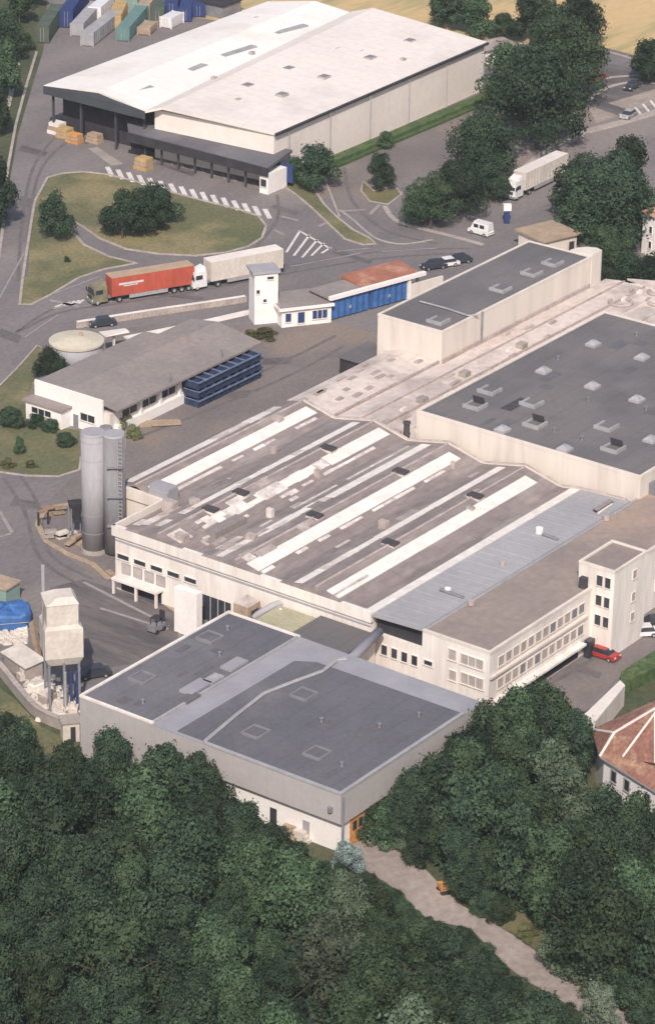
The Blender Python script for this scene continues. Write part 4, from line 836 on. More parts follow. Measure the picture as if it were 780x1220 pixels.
# service buildings in between
t = thing('link_roof', 'flat olive-yellow felt roof between the lower hall and the factory facade', 'building', W(-41, 22))
b = MB(); b.box(-44.6, -36.45, 19.6, 25.6, 0, 5.6); b.build('wall', 'cream', t); b = MB(); b.box(-44.8, -36.4, 19.4, 25.8, 5.6, 5.85); b.build('roof', 'olive_roof', t)
t = thing('dark_flat_roof', 'small dark flat-roofed link building beside the olive-yellow roof', 'building', W(-41, 31))
b = MB(); b.box(-44.2, -37, 26.3, 34.4, 0, 6.4); b.build('wall', 'cream', t); b = MB(); b.box(-44.4, -36.9, 26.1, 34.6, 6.4, 6.7); b.build('roof', 'darkroof', t)
b = MB(); b.box(-44.5, -44.41, 26.1, 34.6, 6.3, 6.85); b.build('parapet', 'white', t)
b = MB(); b.tube([W(-46.5, 36.2, 7.3), W(-44.5, 36.3, 7.1), W(-37.5, 35.3, 7.6)], .6, 12); b.thing('roof_tube', 'bluegrey', 'thick blue-grey duct joining the lower hall roof to the silver-roofed bay', 'duct', smooth=True)
t = thing('dust_extractor', 'tan and grey extraction machine on posts against the factory facade', 'machine', W(-39, 16))
b = MB(); b.box(-40, -37.5, 14.9, 17.2, 3.2, 6.2); b.build('casing', 'tan', t); b = MB(); b.hexa([W(-40, 14.9, 6.2), W(-37.5, 14.9, 6.2), W(-37.5, 17.2, 6.2), W(-40, 17.2, 6.2)], [W(-39, 15.9, 7.1), W(-38.5, 15.9, 7.1), W(-38.5, 16.3, 7.1), W(-39, 16.3, 7.1)]); b.build('cone', 'patch', t)
for a, c_ in ((-39.8, 15.1), (-37.7, 15.1), (-39.8, 17), (-37.7, 17)): b = MB(); b.box(a-.1, a+.1, c_-.1, c_+.1, 0, 3.2); b.build('leg', 'steel', t)
b = MB(); b.box(-39.4, -38, 17.21, 17.3, 4, 5.5); b.build('panel', 'vent', t)
b = MB(); b.tube([G(300, 736, 4.5), G(325, 722, 5.5), G(345, 714, 6.3), G(352, 712, 6.5)], .45, 10); b.thing('pipe', 'lightgrey', 'fat light grey pipe running up to the factory facade beside the extraction machine', 'pipe', smooth=True)
b = MB(); b.tube([G(312, 742, 4.5), G(336, 728, 5.5)], .5, 10); b.thing('pipe', 'brightwhite', 'short white pipe lying beside the fat light grey one', 'pipe', smooth=True)
t = thing('generator_box', 'grey box unit between extraction machine and lower hall wall', 'machine', W(-42, 17))
b = MB(); b.box(-43, -41, 15.5, 18, 0, 4.8); b.build('casing', 'lightgrey', t); b = MB(); b.box(-42.6, -41.4, 15.9, 17.6, 4.8, 5.1); b.build('lid', 'white', t)
t = thing('forklift', 'small dark forklift beside the white porch tower', 'forklift', W(-42.4, 4.6))
fr = frame(t.location, 54); b = MB(fr); b.box(-1.1, 1.1, -.6, .6, .35, 1.1); b.build('body', 'steel', t); b = MB(fr); b.box(-.7, .5, -.5, .5, 2.0, 2.1); b.build('canopy', 'dark', t)
for s in (-1, 1):
    b = MB(fr); b.box(-.7, -.6, s*.48-.04, s*.48+.04, 1.1, 2); b.build('post', 'dark', t); b = MB(fr); b.box(.4, .5, s*.48-.04, s*.48+.04, 1.1, 2); b.build('post', 'dark', t)
    b = MB(fr); b.box(1.1, 2.2, s*.3-.06, s*.3+.06, .05, .12); b.build('fork', 'steel', t)
    for x in (-.7, .7): b = MB(fr); b.wheel(x, s*.6, .32, .32, .2, 12); b.build('wheel', 'rubber', t)
b = MB(fr); b.box(1.05, 1.15, -.4, .4, .1, 2.6); b.build('mast', 'dark', t)

# ------------------------------------------------------------------ silos
c = G(113, 656); t = thing('silo', 'tall slender light grey silo at the back corner of the factory', 'silo', c)
f0 = frame(c, 0)
b = MB(f0); b.cyl(0, 0, .6, 16.9, 1.62, 40); b.build('shell', 'silo', t, smooth=True)
b = MB(f0); b.cyl(0, 0, 16.9, 17.15, 1.67, 40, 1.55); b.build('cap', 'silo', t)
for k in range(6): b = MB(f0); b.cyl(0, 0, 3+k*2.6, 3.05+k*2.6, 1.635, 40); b.build('hoop', 'silo', t)
b = MB(f0); b.cyl(0, 0, 0, .6, 1.8, 32); b.build('plinth', 'slab', t)
c = G(137, 662); t = thing('silo', 'darker grey silo with a ladder right of the light grey one', 'silo', c)
f0 = frame(c, 0)
b = MB(f0); b.cyl(0, .8, .4, 17.0, 1.45, 32); b.build('shell', 'silodark', t, smooth=True)
b = MB(f0); b.cyl(0, .8, 17.0, 17.25, 1.5, 32, 1.35); b.build('cap', 'silo', t)
b = MB(f0); b.box(.55, .62, -.8, -.73, 0, 17.3); b.box(1.05, 1.12, -.8, -.73, 0, 17.3)
for k in range(30): b.box(.62, 1.05, -.79, -.74, .4+k*.56, .46+k*.56)
b.build('ladder', 'palegrey', t)
for z in (4.6, 8.8, 13): b = MB(f0); b.box(-.9, 1.2, -1.1, -.3, z, z+.1); b.build('platform', 'silodark', t)
c = G(128, 645); f0 = frame(c, 0); b = MB(f0); b.cyl(0, 0, 0, 16.4, .9, 20); b.cyl(0, 0, 16.4, 16.6, .9, 20, .8); b.thing('silo', 'silodark', 'dim narrow silo standing behind the two front silos', 'silo', base=c, smooth=True)
t = thing('hopper', 'dark hopper standing against the left side of the light grey silo', 'hopper', G(91, 640))
fr = frame(t.location, 20); b = MB(fr); b.hexa([fr(-.4, -.4, 2.6), fr(.4, -.4, 2.6), fr(.4, .4, 2.6), fr(-.4, .4, 2.6)], [fr(-.9, -.8, 5.2), fr(.9, -.8, 5.2), fr(.9, .8, 5.2), fr(-.9, .8, 5.2)]); b.build('funnel', 'dark', t)
for a, c_ in ((-.8, -.7), (.8, -.7), (-.8, .7), (.8, .7)): b = MB(fr); b.box(a-.08, a+.08, c_-.08, c_+.08, 0, 4.6); b.build('leg', 'steel', t)
for x, y, az, m_, lab in ((52, 626, 30, 'dark', 'dark upright frame at the left of the scrap area by the silos'), (68, 612, 20, 'wood', 'brown timber rack lying behind the scrap area'), (80, 637, 40, 'concrete', 'pale block heap in the scrap area left of the light grey silo'), (88, 650, 60, 'tan', 'low tan pallet pile at the foot of the light grey silo'), (66, 640, 10, 'slab', 'flat grey slab on the ground of the scrap area')):
    p = G(x, y); th = thing('scrap_pile', lab, 'scrap', p); fr = frame(p, az)
    if 'upright' in lab:
        for s in (-1, 1): b = MB(fr); b.box(-.1+s*.7, .1+s*.7, -.15, .15, 0, 2.2); b.build('post', 'dark', th)
        b = MB(fr); b.box(-.8, .8, -.15, .15, 1.9, 2.25); b.build('beam', 'wood', th)
    else:
        for k in range(4):
            a, c_ = random.uniform(-1.2, 1.2), random.uniform(-.6, .6); b = MB(fr); b.box(a-.8, a+.8, c_-.4, c_+.4, .01+k*.22, .2+k*.22+.2*random.random()*(k == 3)); b.build('piece', m_, th)

# ------------------------------------------------------------------ concrete hopper tower and left clutter
c = G(70, 846); fr = frame(c, 14)
t = thing('hopper_tower', 'stubby cream concrete hopper tower on steel legs at the left of the lower hall', 'tower', c)
b = MB(fr); b.hexa([fr(-.9, .2, 5.9), fr(2.6, .2, 5.9), fr(2.6, 3.4, 5.9), fr(-.9, 3.4, 5.9)], [fr(-1.5, -.3, 7.0), fr(3.1, -.3, 7.0), fr(3.1, 3.9, 7.0), fr(-1.5, 3.9, 7.0)]); b.build('hopper_base', 'concrete', t)
b = MB(fr); b.box(-1.5, 3.1, -.3, 3.9, 7.001, 10.8); b.build('lower_body', 'concrete', t)
b = MB(fr); b.hexa([fr(-1.5, -.3, 10.801), fr(3.1, -.3, 10.801), fr(3.1, 3.9, 10.801), fr(-1.5, 3.9, 10.801)], [fr(-1.2, -.1, 11.3), fr(2.6, -.1, 11.3), fr(2.6, 3.7, 11.3), fr(-1.2, 3.7, 11.3)]); b.build('shoulder', 'concrete', t)
b = MB(fr); b.box(-1.2, 2.6, -.1, 3.7, 11.301, 14.0); b.build('upper_body', 'concrete', t)
b = MB(fr); b.hexa([fr(-1.3, -.2, 14.001), fr(2.7, -.2, 14.001), fr(2.7, 3.8, 14.001), fr(-1.3, 3.8, 14.001)], [fr(.2, .6, 14.7), fr(2.2, .6, 14.7), fr(2.2, 3.0, 14.7), fr(.2, 3.0, 14.7)]); b.build('cap', 'concrete', t)
for a, c_ in ((-1, .2), (2.6, .2), (-1, 3.4), (2.6, 3.4), (.8, .2)): b = MB(fr); b.box(a-.14, a+.14, c_-.14, c_+.14, 0, 6.4); b.build('leg', 'steel', t)
b = MB(fr); b.box(-1.58, -1.51, .8, 1.2, 7, 14); b.build('seam', 'patch', t)
for k in range(3): b = MB(fr); b.tube([fr(.9+k*.7, .1, 0), fr(.9+k*.7, .1, 5)], .17, 8); b.build('discharge_pipe', 'navy' if k else 'palegrey', t)
b = MB(); p = G(53, 752); b.tube([p, p+Vector((0, 0, 9.2))], .24, 8); b.thing('pole', 'lightgrey', 'tall thin grey pole behind the concrete hopper tower', 'pole')
t = thing('conveyor', 'dark brown inclined conveyor frame leaning beside the concrete hopper tower', 'conveyor', G(46, 800))
b = MB(); b.tube([G(48, 800, .5), G(44, 770, 2.2), G(39, 742, 3.4)], .45, 4); b.build('belt', 'wood', t)
for s in (.3, .8): p = G(48, 800).lerp(G(39, 775), s); b = MB(); b.box(0, 0, 0, 0, 0, 0); b = MB(LOC); b.box(p.x-.1, p.x+.1, p.y-.1, p.y+.1, 0, .8+2.3*s); b.build('leg', 'dark', t)
p = G(8, 742); f0 = frame(p, 10); t = thing('covered_heap', 'rounded bright blue tarpaulin cover at the left edge', 'tarpaulin', p)
b = MB(f0); n = 20; rings = [(3.0, 0), (3.0, 1.9), (2.8, 2.25), (1.5, 2.45), (.4, 2.5)]
b.add([f0(r*math.copysign(abs(cos(i*tau/n))**.55, cos(i*tau/n))*1.05, r*math.copysign(abs(sin(i*tau/n))**.55, sin(i*tau/n))*.8, z*(.92+.1*sin(i*2.3))) for r, z in rings for i in range(n)], [(k*n+i, k*n+(i+1) % n, (k+1)*n+(i+1) % n, (k+1)*n+i) for k in range(4) for i in range(n)]+[tuple(range(4*n, 5*n))]); b.build('cover', 'tarpblue', t)
b = MB(f0); b.tube([f0(-2.6, -2.45, 1.0), f0(2.6, -2.45, 1.1)], .06, 5); b.build('rope', 'palegrey', t)
t = thing('site_cabin', 'pale green site cabin with brown edge behind the blue tarpaulin', 'cabin', G(4, 715)); fr = frame(t.location, -30)
b = MB(fr); b.box(-2.2, 1.6, -1.5, 1.5, 0, 2.4); b.build('body', 'palegreen', t); b = MB(fr); b.box(-2.4, 1.8, -1.7, 1.7, 2.4, 2.6); b.build('roof', 'tan', t)
t = thing('shed', 'small shed with sloping beige roof between the blue tarpaulin and the hopper tower', 'shed', G(28, 800)); fr = frame(t.location, -52)
b = MB(fr); b.box(-2.6, 2.4, -1.1, 1.3, 0, 1.8); b.build('wall', 'slab', t); b = MB(fr); b.hexa([fr(-2.9, -1.4, 1.8), fr(2.7, -1.4, 1.8), fr(2.7, 1.6, 2.2), fr(-2.9, 1.6, 2.2)], [fr(-2.9, -1.4, 1.95), fr(2.7, -1.4, 1.95), fr(2.7, 1.6, 2.35), fr(-2.9, 1.6, 2.35)]); b.build('roof', 'concrete', t)
random.seed(11)
b = MB(LOC)
for k in range(420):
    x, y = random.choice([(random.uniform(0, 32), random.uniform(748, 768)), (random.gauss(52, 12), random.gauss(826, 10)), (random.gauss(75, 14), random.gauss(845, 8))])
    p = G(x, y); r = random.uniform(.1, .42); fr = frame(p, random.uniform(0, 90)); b.hexa([fr(-r, -r, -.05), fr(r, -r, -.05), fr(r, r, -.05), fr(-r, r, -.05)], [fr(-r*.6, -r*.7, r), fr(r*.5, -r*.6, r*1.2), fr(r*.7, r*.5, r*.9), fr(-r*.5, r*.7, r*1.1)])
o = b.build('rubble', 'concrete'); o['kind'] = 'stuff'; o['label'] = 'scattered pale and reddish rubble around the hopper tower and blue tarpaulin'; o['category'] = 'rubble'
for x, y, s, m_, lab in ((30, 808, 1.0, 'concrete', 'large pale concrete block at the left end of the rubble row'), (44, 822, 1.1, 'brightwhite', 'white broken block in front of the conveyor'), (57, 836, 1.2, 'slab', 'grey block pile beside the curved wall'), (88, 848, .9, 'concrete', 'pale block at the foot of the hopper legs'), (86, 868, 1.1, 'tan', 'tan block stack where curved wall meets lower hall')):
    p = G(x, y); th = thing('concrete_block', lab, 'block', p); fr = frame(p, x)
    b = MB(fr); b.box(-.9*s, .8*s, -.6*s, .5*s, 0, .8*s); b.build('lower_piece', m_, th); b = MB(fr); b.box(-.5*s, .5*s, -.3*s, .4*s, .8*s, 1.3*s); b.build('upper_piece', 'concrete', th)
wp = smooth_px([(-30, 775), (0, 803), (22, 830), (45, 855), (72, 868), (90, 872)], False)
t = thing('retaining_wall', 'curved grey retaining wall with pale coping between the rubble and the green bank', 'wall', G(22, 830))
o = strip(wp, .5, -.2, 1.4, 'slab', 'wall'); o.parent = t; o2 = strip(wp, .7, 1.401, 1.55, 'kerb', 'coping'); o2.parent = t
for c in t.children: c.data.transform(Matrix.Translation(-t.location))
t = thing('kiosk', 'small tan kiosk with dark doorway at the left end of the lower hall', 'kiosk', G(84, 880)); fr = frame(t.location, 14)
b = MB(fr); b.box(-1, 1, -.9, .9, 0, 2.5); b.build('wall', 'concrete', t); b = MB(fr); b.box(-1.2, 1.2, -1.1, 1.1, 2.5, 2.7); b.build('roof', 'slab', t); b = MB(fr); b.box(-.1, .5, -.96, -.901, 0, 2); b.build('door', 'dark', t)
# things at the foot of the lower hall
for x, y, m_, lab in ((360, 1000, 'concrete', 'pale block pile left of the blue-green bush'), (395, 1003, 'white', 'white crate between lower hall corner and blue-green bush'), (345, 996, 'tan', 'tan timber pile under the white lower wall')):
    p = G(x, y); th = thing('material_pile', lab, 'pile', p); fr = frame(p, -30)
    for k in range(3): b = MB(fr); b.box(-1.3+k*.2, 1.2-k*.3, -.6, .6, k*.4, k*.4+.38); b.build('layer', m_, th)
t = thing('excavator', 'small orange excavator parked beside the dirt track under the trees', 'excavator', G(533, 1062), None, 20); t.scale = (.78, .78, .78)
b = MB(LOC)
for s in (-1, 1): b = MB(LOC); b.hexa([LOC(x, s*.75-.22, z) for x, z in ((-1.1, 0), (1.1, 0), (1.4, .3), (1.1, .6), (-1.1, .6), (-1.4, .3))], [LOC(x, s*.75+.22, z) for x, z in ((-1.1, 0), (1.1, 0), (1.4, .3), (1.1, .6), (-1.1, .6), (-1.4, .3))]); part(b, 'track', 'rubber', t)
b = MB(LOC); b.box(-1.3, 1.0, -.85, .85, .65, 1.35); part(b, 'body', 'orange', t)
b = MB(LOC); b.box(-.2, .9, -.8, .1, 1.35, 2.5); cb = part(b, 'cab', 'glass', t); b = MB(LOC); b.box(-.25, .95, -.85, .15, 2.5, 2.6); part(b, 'cab_roof', 'orange', cb)
b = MB(LOC); b.tube([(.9, .4, 1.2), (2.0, .4, 2.2), (2.9, .4, 1.7)], .2, 6); part(b, 'boom', 'orange', t)
b = MB(LOC); b.tube([(2.9, .4, 1.7), (3.3, .4, .7)], .15, 6); part(b, 'arm', 'orange', t)
b = MB(LOC); b.hexa([LOC(3.0, .1, .1), LOC(3.7, .1, .3), LOC(3.7, .7, .3), LOC(3.0, .7, .1)], [LOC(3.1, .1, .7), LOC(3.6, .1, .7), LOC(3.6, .7, .7), LOC(3.1, .7, .7)]); part(b, 'bucket', 'steel', t)

# ------------------------------------------------------------------ houses at the right edge
t = thing('tiled_house', 'white house with red-brown hipped tile roof and pale ridge lines at the right edge', 'house', G(745, 950))
e = [G(704, 869, 5.6), G(714, 901, 5.6), G(830, 975, 5.6), G(860, 800, 5.6)]
rg0, rg1 = G(731, 873, 8.2), G(850, 802, 8.2)
def inset(p, c, k): return p+(c-p).normalized()*k
cen = sum(e, Vector())/4
w_ = [inset(p, cen, .6) for p in e]
b = MB(); b.hexa([Vector((p.x, p.y, 0)) for p in w_], [Vector((p.x, p.y, 5.35)) for p in w_]); b.build('wall', 'brightwhite', t)
b = MB(); b.hexa([p-Vector((0, 0, .25)) for p in e], [p-Vector((0, 0, .02)) for p in e]); b.build('eaves', 'lightgrey', t)
b = MB(); b.poly([e[0], e[1], rg0]); b.build('roof_slope', 'redtile', t); b = MB(); b.add([e[1], e[2], rg1, rg0], [(0, 1, 3), (1, 2, 3)]); b.build('roof_slope', 'redtile', t)
b = MB(); b.poly([e[0], rg0, rg1, e[3]]); b.build('roof_slope', 'redtile', t)
for a, c_ in ((e[0], rg0), (e[1], rg0), (rg0, rg1)): b = MB(); b.tube([a, c_], .17, 6); b.build('ridge_tiles', 'roofcream', t)
nrm = (e[2]-e[1]).cross(rg0-e[1]).normalized()
def onslope(p, up): z = e[1].z-((p.x-e[1].x)*nrm.x+(p.y-e[1].y)*nrm.y)/nrm.z; return Vector((p.x, p.y, z+up))
q0 = onslope(G(741, 906, 6.3), .12); tip = onslope(G(777, 893, 7.4), .75); q1 = onslope(G(779, 925, 6.2), .12); bk = onslope(G(800, 880, 7.6), .75); q2 = onslope(G(815, 930, 6.4), .12)
b = MB(); b.poly([q0, q1, tip]); b.build('dormer_slope', 'redtile', t); b = MB(); b.poly([q1, q2, bk, tip]); b.build('dormer_slope', 'redtile', t)
for a_, c_ in ((q0, tip), (tip, q1), (tip, bk)): b = MB(); b.tube([a_+Vector((0, 0, .08)), c_+Vector((0, 0, .08))], .15, 6); b.build('ridge_tiles', 'roofcream', t)
# tiles: courses as raised battens
for (A_, B_, Cc, Dd, n) in ((e[1], e[2], rg1, rg0, 9), (e[0], e[3], rg1, rg0, 7)):
    for k in range(1, n):
        s = k/n; p, q = A_.lerp(Dd, s), B_.lerp(Cc, s); b = MB(); b.tube([p+Vector((0, 0, .03)), q+Vector((0, 0, .03))], .07, 4); b.build('tile_course', 'redtile', t)
d = (w_[2]-w_[1]); d.z = 0; Lw = d.length; azw = math.degrees(math.atan2(d.y, d.x)); frh = frame(Vector((w_[1].x, w_[1].y, 0)), azw)
fh = lambda s, z, dd: frh(s, -dd, z)
for s in (1.5, 3.9, 7.6): window(t, fh, s, s+.9, 3.0, 4.4, fm='palegrey')
t = thing('garden_shed', 'long low pale-roofed outbuilding behind the tiled house', 'outbuilding', G(710, 850)); 
b = MB(); p = [G(690, 858, 2.6), G(738, 812, 2.6), G(744, 818, 2.6), G(708, 862, 2.6)]; b.hexa([Vector((q.x, q.y, 0)) for q in p], [q-Vector((0, 0, .02)) for q in p]); b.build('wall', 'cream', t)
b = MB(); b.slabpoly([q+Vector((0, 0, .2)) for q in p], .2); b.build('roof', 'roofcream', t)
b = MB(LOC); p = [G(738, 830), G(738, 815), G(790, 782), G(800, 800)]; b.hexa(p, [q+Vector((0, 0, 1.7)) for q in p]); b.thing('hedge', 'hedge', 'thick clipped green hedge between car park and tiled house', 'hedge')
t = thing('white_house', 'narrow white house wall with tiled roof at the upper right edge among trees', 'house', G(785, 288)); fr = frame(G(763, 301), 35)
b = MB(fr); b.box(0, 9, -10, 0, 0, 7.2); b.build('wall', 'brightwhite', t); b = MB(fr); b.hexa([fr(-.5, -10.5, 7.2), fr(9.5, -10.5, 7.2), fr(9.5, .5, 7.2), fr(-.5, .5, 7.2)], [fr(3, -7, 9.2), fr(6, -7, 9.2), fr(6, -3, 9.2), fr(3, -3, 9.2)]); b.build('roof', 'redtile', t)
f3 = lambda s, z, dd: fr(-dd, s, z)
for z in (1.4, 4.0): window(t, f3, -2.5, -1.8, z, z+1.2, ft=.06); window(t, f3, -5.5, -4.8, z, z+1.2, ft=.06)

# ------------------------------------------------------------------ trees
def crown_mesh(name, seed, n, leaf, lobes, m, squash=.9, spread=.33):
    rnd = random.Random(seed); vs_, fs_ = [], []
    L = []
    for i in range(lobes):
        a = rnd.uniform(0, tau); z = rnd.uniform(.30, .90); rr = rnd.uniform(.10, spread)*(1.25-max(0, z-.45)*1.5)
        L.append((Vector((rr*cos(a)*1.0, rr*sin(a)*1.0, z)), rnd.uniform(.08, .18)))
    L.append((Vector((rnd.uniform(-.08, .08), rnd.uniform(-.08, .08), .5)), .23)); L.append((Vector((rnd.uniform(-.1, .1), 0, .82)), .15))
    wts = [r**1.8 for _, r in L]
    for i in range(n):
        c, r = rnd.choices(L, wts)[0]
        d = Vector((rnd.gauss(0, 1), rnd.gauss(0, 1), rnd.gauss(.25, 1))).normalized()
        p = c+Vector((d.x*r, d.y*r, d.z*r*squash))*(rnd.uniform(.72, 1.06) if rnd.random() < .9 else rnd.uniform(1.05, 1.5))
        nn = (d+Vector((rnd.gauss(0, .42), rnd.gauss(0, .42), rnd.gauss(.1, .42)))).normalized()
        x = nn.cross(Vector((rnd.gauss(0, 1), rnd.gauss(0, 1), rnd.gauss(0, 1)))).normalized(); y = nn.cross(x)
        s = leaf*rnd.uniform(.6, 1.25); k = len(vs_)
        vs_ += [p-x*s, p-y*s*.6+nn*s*.15, p+x*s, p+y*s*.6-nn*s*.1]; fs_.append((k, k+1, k+2, k+3))
    me = bpy.data.meshes.new(name); me.from_pydata([tuple(v) for v in vs_], [], fs_); me.materials.append(m); return me
def trunk_mesh(seed):
    rnd = random.Random(seed); b = MB(LOC)
    top = Vector((rnd.uniform(-.03, .03), rnd.uniform(-.03, .03), .6)); b.tube([Vector((0, 0, 0)), Vector((.01, 0, .25)), top], [.030, .022, .012], 7)
    for k in range(5):
        a = k*tau/5+rnd.random(); z = rnd.uniform(.28, .5); b.tube([Vector((.01, 0, z)), Vector((.2*cos(a), .2*sin(a), z+.15)), Vector((.36*cos(a), .36*sin(a), z+.25))], [.013, .009, .004], 5)
    return b.mesh('trunk', 'bark')
TR = [trunk_mesh(k) for k in range(3)]
CR = {}
for kk in ('leaf_dark', 'leaf_mid', 'leaf_grey', 'leaf_pale', 'leaf_blue', 'leaf_olive'):
    nvar = 4 if kk in ('leaf_dark', 'leaf_mid') else 2 if kk == 'leaf_grey' else 1
    CR[kk] = [crown_mesh('crown', 31*v+len(kk)*7, 9500, .0225, 24+3*v, M[kk]) for v in range(nvar)]
CRB = {kk: [crown_mesh('crown', 77+5*v+len(kk), 20000, .0165, 46, M[kk], spread=.36) for v in range(2)] for kk in ('leaf_dark', 'leaf_mid')}
def tree(loc, h, w, kind, label, group=None, big=False, name='broadleaf_tree', cat='tree', rz=None, low=0.0):
    rz = random.uniform(0, 360) if rz is None else rz
    th = thing(name, label, cat, loc, group, rz)
    if low: th.location.z = -low*h
    me = random.choice((CRB if big else CR)[kind]) if (not big or kind in CRB) else CR[kind][0]
    for nm, d_ in (('trunk', random.choice(TR)), ('crown', me)):
        o = bpy.data.objects.new(nm, d_); o.parent = th; o.scale = (w, w, h); col.objects.link(o)
    return th
random.seed(21)
